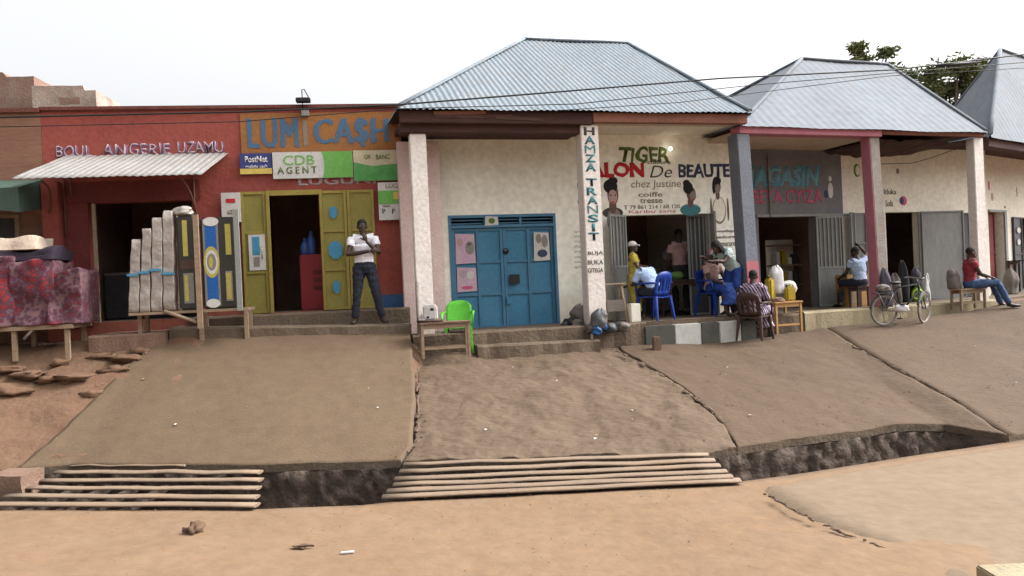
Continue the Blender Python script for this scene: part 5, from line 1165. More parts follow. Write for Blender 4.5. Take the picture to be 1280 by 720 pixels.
# --- junk heap by the column
def lump(name, label, cat, p, r, m, seed, group=None, rough=.5):
    mb = MB(); k = mb.mi(m); n, H = 28, 16
    if name in ('stone', 'rubble_stone', 'dirt_clod', 'shoe_bundle'): mb.ell((p[0], p[1], p[2] + r[2] * .6), r, m, 14, rough=rough * 1.6, seed=seed); return tag(mb.build(name), label, cat, group)
    tall = r[2] > r[0] * 1.2; g = []
    for j in range(H + 1):      # a filled sack: flat foot, slumped belly, gathered neck with a loose flared mouth
        f = j / H; prof = (.93 + .08 * math.sin(f / .7 * math.pi)) if f < .7 else .93 - ((f - .7) / .3) ** 1.6 * .62
        if not tall: prof = (max(0., 1 - abs(2 * f - 1) ** 3.2)) ** .5 * (1.0 - .12 * f) + .02
        row = []
        for i in range(n):
            a = 2 * math.pi * i / n; ca, sa = math.cos(a), math.sin(a); sq = 1 / (abs(ca) ** 3 + abs(sa) ** 3) ** (1 / 3.)
            fold = 1 + .30 * noise.noise(Vector((ca * 1.3, sa * 1.3, f * 2.6 + seed))) + .07 * noise.noise(Vector((a * 2.6, f * (2 if tall else 7), seed * 1.7))) + (.25 * math.sin(a * 4 + seed) * max(0, f - .6) if tall else 0)
            q = prof * fold * (.55 + .45 * sq) * .95
            row.append(mb.bm.verts.new((p[0] + ca * r[0] * q + (r[0] * math.sin(seed * 1.3) * (.15 * f + .55 * max(0, f - .6)) if tall else 0), p[1] + sa * r[1] * q, p[2] + r[2] * 1.72 * f * (1 + .16 * noise.noise(Vector((ca * 1.2, sa * 1.2, seed))) * f))))
        g.append(row)
    for j in range(H):
        for i in range(n): ff = mb.bm.faces.new((g[j][i], g[j][(i + 1) % n], g[j + 1][(i + 1) % n], g[j + 1][i])); ff.material_index = k; ff.smooth = True
    mb.bm.faces.new(g[0][::-1]).material_index = k; mb.bm.faces.new(g[H]).material_index = k
    return tag(mb.build(name), label, cat, group)
lump('sack', 'grey brown sack leaning on the cream wall left of the white column', 'sack', E2.pt(E2.sz(727, 397, -.55)[0], -.55, VZ), (.2, .16, .2), 'bag_grey', 1, 'things heaped by the white column')
lump('sack', 'dark sack slumped in front of the white column', 'sack', E2.pt(E2.sz(748, 398, .0)[0], -.02, VZ - .06), (.15, .1, .19), 'grey_dark', 2, 'things heaped by the white column')
lump('plastic_bag', 'bright blue plastic bag at the foot of the white column', 'bag', E2.pt(E2.sz(745, 412, .05)[0], .07, ZV2 - .18), (.09, .07, .09), 'bag_blue', 3, 'things heaped by the white column')
lump('plastic_bag', 'small dark blue bag peeking out beside the blue one', 'bag', E2.pt(E2.sz(756, 405, .03)[0], .03, ZV2 - .1), (.05, .04, .06), 'blue_deep', 33, 'things heaped by the white column')
for i, (u, n, r) in enumerate(((708, -.5, .07), (714, -.45, .09), (721, -.35, .08), (737, -.02, .06), (762, .0, .08), (768, -.05, .09), (779, .02, .07))):
    lump('shoe_bundle' if i < 4 else 'stone', ['low dark bundle nearest the blue door', 'dark bundle next to the one nearest the blue door', 'dark bundle against the grey sack', 'tiny dark bundle below the column', 'dark stone left of the wooden stand', 'dark stone under the wooden stand', 'dark stone right of the wooden stand'][i], 'bundle' if i < 4 else 'stone', E2.pt(E2.sz(u, 402, n)[0], n, VZ - (.02 if n < -.1 else .1)), (r * 1.3, r, r), ['grey_dark', 'dark_c', 'bag_grey', 'stone'][i % 4], i + 5, 'things heaped by the white column')
rnd = random.Random(11)
for i in range(9):
    u = 742 + i * 6.6; p = xt(u, 432 - abs(i - 4) * .8, False)[2]; r = rnd.uniform(.05, .12)
    o = lump('rubble_stone', ['reddish', 'brown', 'pale'][i % 3] + ' rubble stone below the veranda step, number %s from the left' % ['one', 'two', 'three', 'four', 'five', 'six', 'seven', 'eight', 'nine'][i], 'stone', p - Vector((0, 0, .01)), (r * 1.2, r, r * .8), ['block', 'stone', 'bag_grey'][i % 3], i + 20, 'rubble below the veranda step', .7)
p = xt(782, 428, False)[2]; lump('plastic_bag', 'crumpled white plastic scrap lying in the rubble', 'bag', p, (.09, .06, .09), 'bag_white', 51)
p = xt(822, 440, False)[2]; mb = MB(); mb.box(p.x - .07, p.x + .07, p.y, p.y + .12, p.z - .02, p.z + .25, 'block'); tag(mb.build('brick', bevel=.02), 'upright clay brick standing below the kerb', 'brick')

# --- green chair, bench with a fan
zg = G(-1.0, 12.9, False)
pg = xt(574, 438, False)[2]; pg = Vector((-.86, 12.72, 0)); pg.z = G(pg.x, pg.y, False)
pg = atY(573, 436, 12.85); pg.z = 1.065
plastic_chair('lime green plastic chair behind the wooden bench', 'green_pl', pg + Vector((0, .28, .0)), kA + R(-15), low=True)
pb = atY(557, 442, 12.55); pb.z = 1.05
wooden_table('rough wooden bench with thin legs in front of the lime green chair', .80, .38, .56, pb, kA - R(4), 'wood', 'wooden_bench', .14, 'bench', 'block')
t = thing('table_fan', 'white plastic appliance with a dark tray on the wooden bench', 'appliance', pb + Vector((-.22, -.02, .562))); q = Vector(t.location)
mb = MB(); mb.tube([q + Vector((0, 0, .0)), q + Vector((0, 0, .03))], [.2, .22], 'wood_d', 16, flat_=.7); mb.build('tray', t)
mb = MB(); mb.box(q.x - .10, q.x + .12, q.y - .08, q.y + .08, q.z + .03, q.z + .27, 'paper'); mb.box(q.x - .16, q.x - .102, q.y - .07, q.y + .05, q.z + .03, q.z + .13, 'paper'); mb.build('body', t, bevel=.025)
mb = MB(); mb.ell(q + Vector((.05, -.075, .2)), (.035, .02, .025), 'black', 8); mb.ell(q + Vector((-.02, -.075, .08)), (.025, .02, .02), 'black', 8); mb.build('knob', t)

# --- striped woman, brown chair, fruit table
pw = xt(944, 427, False)[2]; pw.z = G(pw.x, pw.y, False) + .03; kB = E3.ang
plastic_chair('dark brown plastic chair with a striped cloth wearer, standing below the kerb', 'brown_pl', pw, kB + R(120))
figure('woman wrapped in purple and white striped cloth seated on the dark brown chair', pw, kB + R(120), sitting(.43, .12), 'stripe', 'stripe', 'skirt', .9, .98, .010, woman=True, hair='short', look=(.3, -.1))
pt_ = xt(983, 418, False)[2]; pt_.z = G(pt_.x, pt_.y, False) + .015
ft = wooden_table('orange varnished wooden table piled with sacks and jerrycans', .62, .5, .58, pt_ + Vector((0, .25, 0)), kB, 'wood_y', 'wooden_table', .14)
mb = MB(); mb.box(-.26, .0, -.228, -.20, .2, .47, 'orange_pl'); o = mb.build('front_panel', None); o.location = Vector((0, 0, 0)); bpy.data.objects.remove(o)
def jerrycan(label, p, ang, m, h=.34):
    t = thing('jerrycan', label, 'jerrycan', (0, 0, 0), 'containers on the varnished table'); mb = MB(); mb.box(-.09, .09, -.07, .07, 0, h, m); mb.build('body', t, bevel=.03)
    mb = MB(); mb.tube([(-.055, 0, h - .005), (-.055, 0, h + .05)], [.022, .022], 'black', 8); mb.build('cap', t)
    mb = MB(); mb.tube([(-.01, 0, h - .01), (.0, 0, h + .05), (.07, 0, h + .04), (.08, 0, h - .02)], .012, m, 6); mb.build('handle', t); local_thing(t, p, ang)
tt = pt_ + Vector((0, .25, .581))
jerrycan('yellow jerrycan on the left of the varnished table', tt + Vector((-.17, .02, 0)), kB + .3, 'bag_yellow', .44)
jerrycan('yellow jerrycan on the right of the varnished table', tt + Vector((.17, -.02, 0)), kB - .2, 'bag_yellow', .26)
lump('sack', 'tall white plastic sack on the varnished table', 'sack', tt + Vector((-.02, .08, .14)), (.13, .11, .30), 'bag_white', 61, 'containers on the varnished table', .4)
lump('sack', 'white sack lying on the right jerrycan', 'sack', tt + Vector((.2, .12, .1)), (.15, .1, .16), 'paper', 62, 'containers on the varnished table', .4)
lump('cloth_bundle', 'brown red bundle under the sacks on the varnished table edge', 'bundle', tt + Vector((-.1, -.16, -.02)), (.13, .07, .06), 'block', 63, 'containers on the varnished table', .4)
# shelf inside the grey shop
t = thing('shop_shelf', 'pale shelf of goods seen inside the grey shop doorway', 'shelf', W3.pt(W3.sz(985, 350, -1.1)[0], -1.1, ZV3)); a0 = W3.sz(970, 350, -1.1)[0]; a1 = W3.sz(1004, 350, -1.1)[0]
for z in (.0, .45, .9, 1.35): mb = MB(); mb.fbox(W3, a0, a1, -1.4, -1.1, ZV3 + z, ZV3 + z + .03, 'wood'); mb.build('board', t)
mb = MB(); mb.fbox(W3, a0, a1, -1.43, -1.402, ZV3, ZV3 + 1.5, 'cream2'); mb.build('back_panel', t)
rnd = random.Random(5)
for z in (.48, .93):
    for i in range(4):
        s_ = a0 + .08 + i * (a1 - a0 - .1) / 4; h = rnd.uniform(.15, .33); mb = MB(); mb.fbox(W3, s_, s_ + .1, -1.3, -1.15, ZV3 + z + .001, ZV3 + z + h, ['paper', 'bag_yellow', 'cream2', 'grey_dark'][i])
        o = mb.build('packet', bevel=.008); tag(o, ['white', 'yellow', 'cream', 'dark grey'][i] + ' packet on the ' + ('lower' if z < .6 else 'upper') + ' board of the shelf inside the grey shop', 'packet', 'packets on the shelf inside the grey shop')
# --- person with the sewing cabinet
pn = W3.pt(W3.sz(1073, 378, .95)[0], .95, ZV3 - .012)
t = thing('wooden_cupboard', 'low orange wooden cupboard beside the pink column', 'cupboard', (0, 0, 0)); mb = MB(); mb.box(-.28, .28, -.1, .25, 0, .66, 'wood_y'); mb.build('body', t, bevel=.01)
mb = MB(); mb.box(-.02, .0, -.115, -.101, .05, .6, 'wood_d'); mb.box(-.25, -.03, -.11, -.101, .06, .58, 'wood'); mb.build('door', t); local_thing(t, pn + Vector((.1, .38, 0)), kB)
wooden_table('low dark stool under the person in pale blue', .34, .3, .42, pn + Vector((0, -.05, 0)), kB, 'wood_d', 'wooden_stool', None, 'stool')
figure('person in a faded blue shirt seated with a raised arm before the orange cupboard', pn + Vector((0, -.05, 0)), kB + R(185), sitting(.43, .15, elR=(-.36, -.1, 1.12), wrR=(-.2, -.12, 1.27)), 'shirt_lb', 'navy', 'trousers', .5, .96, .011, look=(.2, -.3))
lump('cloth_bundle', 'purple patterned cloth hung at the foot of the pink column', 'cloth', E3.pt(E3.sz(1109, 362, .0)[0], .0, ZV3 - .0), (.11, .07, .42), 'bag_purple', 71, None, .35)
# goods before the next doorway
for i, (u, v, r, m_, nm, lb, ct) in enumerate(((1122, 352, (.13, .12, .36), 'bag_grey', 'sack', 'tall grey sack in the doorway behind the bicycle', 'sack'), (1132, 345, (.1, .1, .52), 'dark_c', 'hanging_clothes', 'dark clothes hung in the doorway behind the bicycle', 'clothes'), (1144, 348, (.1, .1, .20), 'bag_purple', 'sack', 'violet bag above the green one', 'bag'), (1143, 366, (.12, .1, .19), 'bag_green', 'sack', 'green bag by the grey metal door', 'bag'), (1152, 356, (.09, .08, .33), 'bag_white', 'sack', 'slim white sack leaning on the grey metal door', 'sack'))):
    lump(nm, lb, ct, W3.pt(W3.sz(u, 370, .35)[0], .3 + .04 * i, ZV3 - .012 + (.38 if i == 2 else 0)), r, m_, 80 + i, 'goods by the doorway behind the bicycle', .4)
mb = MB(); c_ = W3.pt(W3.sz(1147, 368, .75)[0], .75, ZV3 + .16); mb.tube([c_ + Vector((.1 * math.cos(a), 0, .1 * math.sin(a))) for a in lin(0, 6.283, 20)], .025, 'lime_ring', 8); o = mb.build('plastic_ring'); tag(o, 'lime yellow plastic ring leaning by the green bag', 'ring')
# --- red shirt person on a chair
pr = E3.pt(E3.sz(1217, 385, .12)[0], .12, 0); pr.z = G(pr.x, pr.y, False) + .0
t = wooden_table('low worn wooden bench below the man in red', .7, .3, .42, pr + Vector((-.1, 0, 0)), kB, 'wood', 'wooden_bench', .12, 'bench')
figure('man in a red shirt and blue jeans seated in front of the white column', pr, kB + R(58), sitting(.43, .05, knL=(.12, -.40, .50), knR=(-.12, -.42, .52), anL=(.12, -.56, .08), anR=(-.14, -.62, .08), toeL=(.13, -.72, .05), toeR=(-.15, -.78, .05), elL=(.23, -.02, .82), wrL=(.16, -.26, .66)), 'shirt_r', 'jeans', 'trousers', .5, .98, .010, look=(.1, 0))
lump('sack', 'pinkish brown bundle on the low wooden bench', 'sack', pr + Vector((-.36, .02, .42)), (.13, .11, .22), 'bag_grey', 91, None, .5)
lump('sack', 'tall grey brown sack behind the seated man in red at the right edge', 'sack', W4.pt(W4.sz(1264, 375, .5)[0], .5, ZV4 - .03), (.16, .15, .34), 'bag_grey', 92, None, .5)
wooden_table('brown wooden counter at the right edge of the veranda', .7, .5, .8, W4.pt(W4.sz(1281, 375, .3)[0], .3, ZV4 - .03), E4.ang, 'wood_d', 'shop_counter', .3, 'counter')

# ================================================================== BICYCLE
def bicycle(label, pr_, pf, lean):
    t = thing('bicycle', label, 'bicycle'); r = .335; W = 1.0
    for x, nm in ((0, 'wheel'), (W, 'wheel')):
        st = R(28) if x else 0.
        def P(a, rr, y=0): 
            dx = rr * math.cos(a); return (x + dx * math.cos(st) - y * math.sin(st), dx * math.sin(st) + y * math.cos(st), r + rr * math.sin(a))
        mb = MB(); mb.tube([P(a, r - .02) for a in lin(0, 2 * math.pi, 40)], .022, 'tyre', 8, cap=False); wh = mb.build('wheel', t)
        mb = MB(); mb.tube([P(a, r - .045) for a in lin(0, 2 * math.pi, 40)], .012, 'rim', 6, cap=False); mb.build('rim', wh)
        mb = MB(); mb.tube([P(0, 0, -.05), P(0, 0, .05)], .022, 'steel', 8)
        for i in range(28): a = 2 * math.pi * i / 28; mb.tube([P(a + .4, .018, .03 * (1 if i % 2 else -1)), P(a, r - .05)], .0016, 'steel', 3)
        mb.build('spokes', wh)
        mb = MB(); mb.tube([P(a, r + .02) for a in lin(.4 if x == 0 else .7, 3.0 if x == 0 else 2.9, 16)], .024, 'grey_dark', 6, flat_=.4); mb.build('mudguard', t)
    bb = (.42, 0, .29); st_ = (.30, 0, .80); hdt = (.84, 0, .86); hdb = (.87, 0, .72)
    mb = MB(); 
    for a, b, q in ((bb, st_, .016), (st_, hdt, .016), (bb, hdb, .018), (hdt, hdb, .02)): mb.tube([a, b], q, 'dark_c', 8)
    for y in (-.05, .05): mb.tube([(0, y, r), (.30, y * .3, .76)], .009, 'dark_c', 6); mb.tube([(0, y, r), bb], .01, 'dark_c', 6)
    mb.build('frame', t)
    mb = MB()
    for y in (-.05, .05): mb.tube([(W, y, r), (.90, y, .66), (.87, y * .4, .72)], .011, 'dark_c', 6)
    mb.build('fork', t)
    mb = MB(); mb.tube([(.84, 0, .86), (.82, 0, .97)], .013, 'steel', 8); mb.tube([(.66, -.29, .97), (.80, -.22, 1.0), (.84, 0, .98), (.80, .22, 1.0), (.66, .29, .97)], .012, 'steel', 8); hb = mb.build('handlebar', t)
    for y in (-.29, .29): mb = MB(); mb.tube([(.66, y, .97), (.77, y * .82, .99)], .017, 'black', 8); mb.build('grip', hb)
    mb = MB(); mb.ell((.28, 0, .91), (.14, .08, .04), 'black', 12); mb.tube([(.30, 0, .79), (.285, 0, .89)], .013, 'steel', 8); mb.build('saddle', t)
    mb = MB(); mb.box(-.25, .2, -.08, .08, .70, .715, 'grey_dark')
    for y in (-.07, .07): mb.tube([(-.18, y, .70), (0, y, r)], .006, 'steel', 5); mb.tube([(.18, y, .70), (.0, y, r)], .006, 'steel', 5)
    mb.build('carrier', t)
    mb = MB(); mb.tube([(.42, -.06, .29), (.42, .06, .29)], .02, 'steel', 8); mb.tube([(.42, .05, .29), (.47, .07, .13)], .01, 'steel', 6); mb.tube([(.42, -.05, .29), (.37, -.07, .45)], .01, 'steel', 6)
    mb.tube([(.42 + .09 * math.cos(a), .045, .29 + .09 * math.sin(a)) for a in lin(0, 6.283, 18)], .006, 'steel', 5); mb.box(.43, .51, .07, .15, .115, .14, 'black'); mb.box(.33, .41, -.15, -.07, .44, .465, 'black'); mb.build('crank', t)
    mb = MB(); mb.tube([(.05, .05, .09), (.13, .16, 0)], .01, 'steel', 6); mb.tube([(.0, .03, .3), (.09, .1, .06)], .008, 'steel', 6); mb.build('kickstand', t)
    d = pf - pr_; t.location = pr_; t.rotation_euler = (lean, 0, math.atan2(d.y, d.x)); return t
a_ = xt(1107, 406, False)[2]; b_ = xt(1147, 412, False)[2]
b2 = a_ + (b_ - a_)
a_ = a_ + Vector((-.10, -.16, 0)); bd = Vector((.84, .20, 0)); pf = a_ + bd
a_.z = G(a_.x, a_.y, False) + .02; pf.z = G(pf.x, pf.y, False)
bic = bicycle('old grey bicycle leaning by the kerb with its front wheel turned', a_, pf, R(3))
bic.scale = (.87, .87, .87); bic.rotation_euler[1] = math.atan2(a_.z - pf.z, .87)
def onbike(x, y, z):
    x, y, z = x * .87, y * .87, z * .87; return a_ + bd.normalized() * x + Vector((-bd.normalized().y, bd.normalized().x, 0)) * y + Vector((0, 0, z))
lump('sack', 'white sack hung low on the bicycle frame', 'sack', onbike(.36, -.10, .28), (.15, .05, .08), 'bag_white', 95, None, .35)
lump('sack', 'dark mottled sack tied on the bicycle carrier', 'sack', onbike(.0, .0, .71), (.15, .11, .09), 'bag_grey', 96, None, .5)


# ================================================================== MATTRESSES AND CLOTH ON THE LEFT
nm_ = 1.0
def f1p(u, v, n): q = F1.sz(u, v, n); return F1.pt(q[0], n, q[1])
zpl = F1.sz(240, 386, nm_)[1]
rack = thing('wooden_rack', 'low weathered wooden rack carrying wrapped mattresses', 'rack', F1.pt(F1.sz(235, 400, nm_)[0], nm_, 1.55))
ra, rb_ = F1.sz(163, 388, nm_)[0], F1.sz(312, 384, nm_)[0]
zgr = 1.40
for i in range(4):
    mb = MB(); n_ = .48 + i * .18; mb.fbox(F1, ra, rb_, n_, n_ + .08, zpl - .06, zpl - .02, 'wood'); mb.build('slat', rack)
for u in (172, 249, 306):
    s_ = F1.sz(u, 390, nm_)[0]
    for n_ in (.5, .86): mb = MB(); mb.fbox(F1, s_ - .03, s_ + .03, n_, n_ + .06, zgr - .1, zpl - .061, 'wood'); mb.build('leg', rack)
mb = MB(); mb.tube([f1p(205, 389, nm_ + .12), f1p(250, 404, nm_ + .14)], .028, 'wood', 8); mb.build('brace', rack)
for u, v0 in ((246.5, 268), (297, 262)):
    mb = MB(); a, b, c, d = F1.rect(u - 3, v0, u + 3.5, 386, nm_ + .17); mb.fbox(F1, a, b, nm_ + .14, nm_ + .19, zpl - .3 if u < 250 else zpl - .06, d, 'grey_light' if u > 250 else 'wood'); mb.build('post', rack)
def mattress(label, s0, s1, n0, n1, z0, z1, lean, m='plastic_wrap', seed=0):
    t = thing('mattress', label, 'mattress', F1.pt((s0 + s1) / 2, (n0 + n1) / 2, z0), 'wrapped mattresses on the wooden rack')
    mb = MB(); mb.fbox(F1, s0, s1, n0, n1, z0, z1, m); bmesh.ops.subdivide_edges(mb.bm, edges=mb.bm.edges[:], cuts=9, use_grid_fill=True)
    for v in mb.bm.verts:
        h = (v.co.z - z0) / (z1 - z0); q = noise.noise(v.co * 3.1 + Vector((seed, 0, 0))); sl_ = (Vector((v.co.x, v.co.y)) - F1.A).dot(F1.d) - (s0 + s1) / 2
        v.co += Vector((F1.d.x, F1.d.y, 0)) * (lean * h * 1.5 + .014 * q + sl_ * (.12 * (1 - h)) + .010 * math.sin(h * 23 + seed)) + Vector((F1.n.x, F1.n.y, 0)) * (.02 * math.sin(h * 31 + seed * 2) + .015 * q)
    o = mb.build('foam', t, bevel=.0); 
    for p in o.data.polygons: p.use_smooth = True
    s = o.modifiers.new('s', 'SUBSURF'); s.levels = s.render_levels = 1
    mb = MB(); zz = z0 + .55 + .03 * (seed % 3); w2 = (s1 - s0) * .58; cs = (s0 + s1) / 2 + lean * .4
    mb.fbox(F1, cs - w2, cs + w2, n1 - .01, n1 + .028, zz, zz + .035, 'blue_patch'); mb.build('strap', t)
    return t
for i, (u0, u1, v0, ln) in enumerate(((161, 176, 297, .06), (175, 190, 287, .06), (189, 205, 270, .05), (205, 221, 264, .03))):
    a, b, c, d = F1.rect(u0, v0, u1, 388, nm_ + .1)
    mattress(['shortest wrapped mattress at the left end of the rack', 'second wrapped mattress from the left end of the rack', 'third wrapped mattress, taller than its left neighbours', 'tallest pale wrapped mattress touching the black printed one'][i], a - .035, b - .07, .55, 1.1, zpl - .018, d - .02 + .04 * (i % 2), ln, seed=i * 7)
def printed(label, u0, u1, v0, prints, seed):
    a, b, c, d = F1.rect(u0, v0, u1, 385, nm_ + .1); t = thing('mattress', label, 'mattress', F1.pt((a + b) / 2, nm_, zpl), 'wrapped mattresses on the wooden rack')
    mb = MB(); mb.fbox(F1, a, b, nm_ - .12, nm_ + .08, zpl - .018, d, 'print_black'); mb.build('foam', t, bevel=.03); z0 = zpl
    mb = MB()
    for lv, (fa, fb, fc, fd, m_, kind) in enumerate(prints):
        cs, cz, rs, rz = a + (b - a) * (fa + fb) / 2, z0 + (d - z0) * (fc + fd) / 2, (b - a) * (fb - fa) / 2, (d - z0) * (fd - fc) / 2; n_ = nm_ + .082 + .0012 * lv
        pts = oval(rs, rz, 18) if kind == 'o' else [(-rs, -rz), (rs, -rz), (rs * 1.0, rz), (-rs, rz)]
        mb.poly([F1.pt(cs + p, n_, cz + q) for p, q in pts], m_)
    mb.build('printed_cover', t, normals=False); return t
printed('black mattress with yellow bars beside the tallest pale one', 221, 244, 268, [(.35, .62, .56, .94, 'print_yellow', 'r'), (.66, .9, .55, .95, 'print_black', 'r'), (.3, .85, .06, .38, 'print_grey', 'r'), (.36, .55, .08, .36, 'print_yellow', 'r'), (.15, .95, .42, .52, 'wood_d', 'r')], 1)
printed('black mattress with a blue centre stripe, round emblem and yellow bars', 251, 295, 271, [(.08, .52, .02, .98, 'print_grey', 'r'), (.14, .46, .02, .98, 'print_blue', 'r'), (.07, .53, .33, .68, 'print_yellow', 'o'), (.12, .48, .37, .64, 'print_white', 'o'), (.17, .43, .41, .60, 'print_grey', 'o'), (.22, .34, .44, .57, 'print_yellow', 'o'), (.1, .5, .0, .1, 'print_white', 'o'), (.1, .55, .9, 1.0, 'print_white', 'o'), (.72, .88, .58, .92, 'print_yellow', 'r'), (.68, .88, .07, .40, 'print_grey', 'r'), (.70, .84, .09, .38, 'print_yellow', 'r')], 2)
p = f1p(229, 264, nm_); lump('plastic_bag', 'crumpled pale plastic wrap on top of the mattresses', 'bag', p - Vector((0, 0, .08)), (.16, .12, .09), 'plastic_wrap', 99, None, .6)
# cloth stall
zt0 = 1.55; nt_ = .95
cs_ = thing('market_table', 'rough wooden stall table under red patterned cloth bundles at the left edge', 'table', F1.pt(F1.sz(30, 410, nt_)[0], nt_, zt0))
ta, tb = F1.sz(-90, 405, nt_)[0], F1.sz(100, 398, nt_)[0]; ztt = F1.sz(50, 407, nt_ + .3)[1]
mb = MB(); mb.fbox(F1, ta, tb, .45, 1.25, ztt - .06, ztt, 'wood'); mb.build('table_top', cs_)
for u in (-60, 27, 92):
    for n_ in (.5, 1.15): s_ = F1.sz(u, 420, nt_)[0]; mb = MB(); mb.fbox(F1, s_ - .03, s_ + .03, n_, n_ + .06, 1.35, ztt - .061, 'wood'); mb.build('leg', cs_)
mb = MB(); mb.tube([f1p(30, 424, 1.22), f1p(46, 406, 1.22)], .022, 'stained_col', 6); mb.build('brace', cs_)
def bundle(label, u0, u1, v0, m, seed, n0=.45, n1=1.25, zb=None):
    a, b, c, d = F1.rect(u0, v0, u1, 405, 1.1); zb = zb if zb is not None else ztt; mb = MB(); mb.fbox(F1, a - .03, b + .03, n0, n1, zb, d, m); bmesh.ops.subdivide_edges(mb.bm, edges=mb.bm.edges[:], cuts=17, use_grid_fill=True)
    for v in mb.bm.verts:
        q = noise.noise(v.co * 2.6 + Vector((seed, 0, 0))); h = (v.co.z - zb) / (d - zb); v.co += Vector((.05 * q, -.07 * q - .03 * noise.noise(v.co * 8), (.09 * q) * h)) + Vector((0, -.06 * (1 - h) * (1 if q > 0 else .3), 0))
    o = mb.build('cloth_bundle', bevel=0); 
    for p in o.data.polygons: p.use_smooth = True
    s = o.modifiers.new('s', 'SUBSURF'); s.levels = s.render_levels = 1
    return tag(o, label, 'cloth', 'cloth bundles on the stall')
bundle('red and white patterned cloth bundle at the far left of the stall', -95, 22, 322, 'floral', 1)
bundle('orange red patterned cloth bundle in the middle of the stall', 21, 70, 326, 'floral', 5)
bundle('dark red patterned cloth bundle at the right end of the stall', 68, 104, 338, 'floral', 9)
bundle('folded violet cloth laid over the patterned bundles', -95, 72, 313, 'bag_purple_d' if False else 'navy_violet', 12, .5, 1.2, zb=F1.sz(40, 326, 1.1)[1])
bundle('pale beige cloth on top of the stall', -95, 48, 299, 'cream_beam', 15, .55, 1.1, zb=F1.sz(20, 313, 1.1)[1])

# ================================================================== GROUND DETAIL
rnd = random.Random(21)
def on_ground(u, v, lf=None):
    return xt(u, v, lf)[2]
SL = [(38, 468, .3), (60, 474, .2), (92, 472, .34), (128, 443, .26), (160, 447, .3), (175, 437, .22), (115, 492, .2), (14, 488, .3), (10, 460, .3), (75, 452, .18), (144, 462, .26), (188, 430, .2)]
ORD = ['first', 'second', 'third', 'fourth', 'fifth', 'sixth', 'seventh', 'eighth', 'ninth', 'tenth', 'eleventh', 'twelfth']
for i, (u, v, r) in enumerate(SL):
    p = on_ground(u, v, True); mb = MB(); mb.ell((p.x, p.y, p.z + .0), (r * .8, r * .5, .06), 'dirt', 12, rough=.8, seed=i * 3.3); bmesh.ops.scale(mb.bm, vec=(1, 1, 1), verts=mb.bm.verts)
    o = mb.build('stone'); tag(o, 'flat stone sunk in the earth left of the slab, ' + ORD[sorted(q[0] for q in SL).index(u)] + ' from the left', 'stone', 'half sunk stones in the earth at the left'); o.location.z = p.z - .085
# cement blocks with sand at the left edge
for i, (u, v, w_, h_, m_) in enumerate(((5, 585, .42, .16, 'block'), (-15, 552, .8, .15, 'block'), (-30, 528, .95, .14, 'sand'))):
    p = onz(u, v, .35); mb = MB(); mb.box(p.x - w_ / 2, p.x + w_ / 2, p.y, p.y + .4, -.0, .1 + i * .17 + h_, m_); bmesh.ops.subdivide_edges(mb.bm, edges=mb.bm.edges[:], cuts=5, use_grid_fill=True)
    for q in mb.bm.verts: q.co += Vector((1, .6, .5)) * .035 * noise.noise(q.co * 3)
    o = mb.build('cement_block', bevel=.0); tag(o, ['lowest cement block of the heap at the left edge', 'middle cement block of the heap at the left edge', 'top sandy block of the heap at the left edge'][i], 'block', 'cement blocks at the left edge')
p = onz(15, 515, .6); mb = MB(); k = mb.mi('sand'); g = []
for i in range(41):
    row = []
    for j in range(25):
        a, b = i / 20 - 1, j / 12 - 1; r = math.hypot(a, b); h = max(0, 1 - r) ** .8 * .34 + .05 * noise.noise(Vector((a * 4, b * 4, 2))) * (r < .95) - .06
        row.append(mb.bm.verts.new((p.x - .25 + a * .75, p.y + .15 + b * .42, .42 + h)))
    g.append(row)
for i in range(40):
    for j in range(24): f = mb.bm.faces.new((g[i][j], g[i + 1][j], g[i + 1][j + 1], g[i][j + 1])); f.material_index = k; f.smooth = True
tag(mb.build('sand_heap'), 'small heap of orange sand spilled on the cement blocks', 'sand')
# clods and litter on the road
p = onz(243, 668, .0); lump('dirt_clod', 'brown clod of earth lying on the bare road', 'clod', p, (.065, .055, .055), 'soil_brown', 31, None, .9)
p = onz(378, 684, .0); lump('dirt_clod', 'low dark crumb of earth near the middle of the road', 'clod', p, (.07, .035, .015), 'soil_brown', 32, None, .8)
p = onz(434, 692, .01); mb = MB(); mb.hexa([(p.x - .055, p.y, p.z), (p.x + .055, p.y + .01, p.z), (p.x + .05, p.y + .035, p.z), (p.x - .05, p.y + .03, p.z), (p.x - .055, p.y, p.z + .012), (p.x + .055, p.y + .01, p.z + .008), (p.x + .05, p.y + .035, p.z + .012), (p.x - .05, p.y + .03, p.z + .01)], 'bag_white'); tag(mb.build('paper_scrap'), 'white scrap of paper on the road', 'litter')
p = onz(1290, 727, .15); mb = MB(); mb.box(p.x - .27, p.x + .5, p.y - .1, p.y + .14, .1, .22, 'kerb_yellow'); tag(mb.build('kerb_stone', bevel=.01), 'pale cream stone block at the bottom right corner', 'stone')
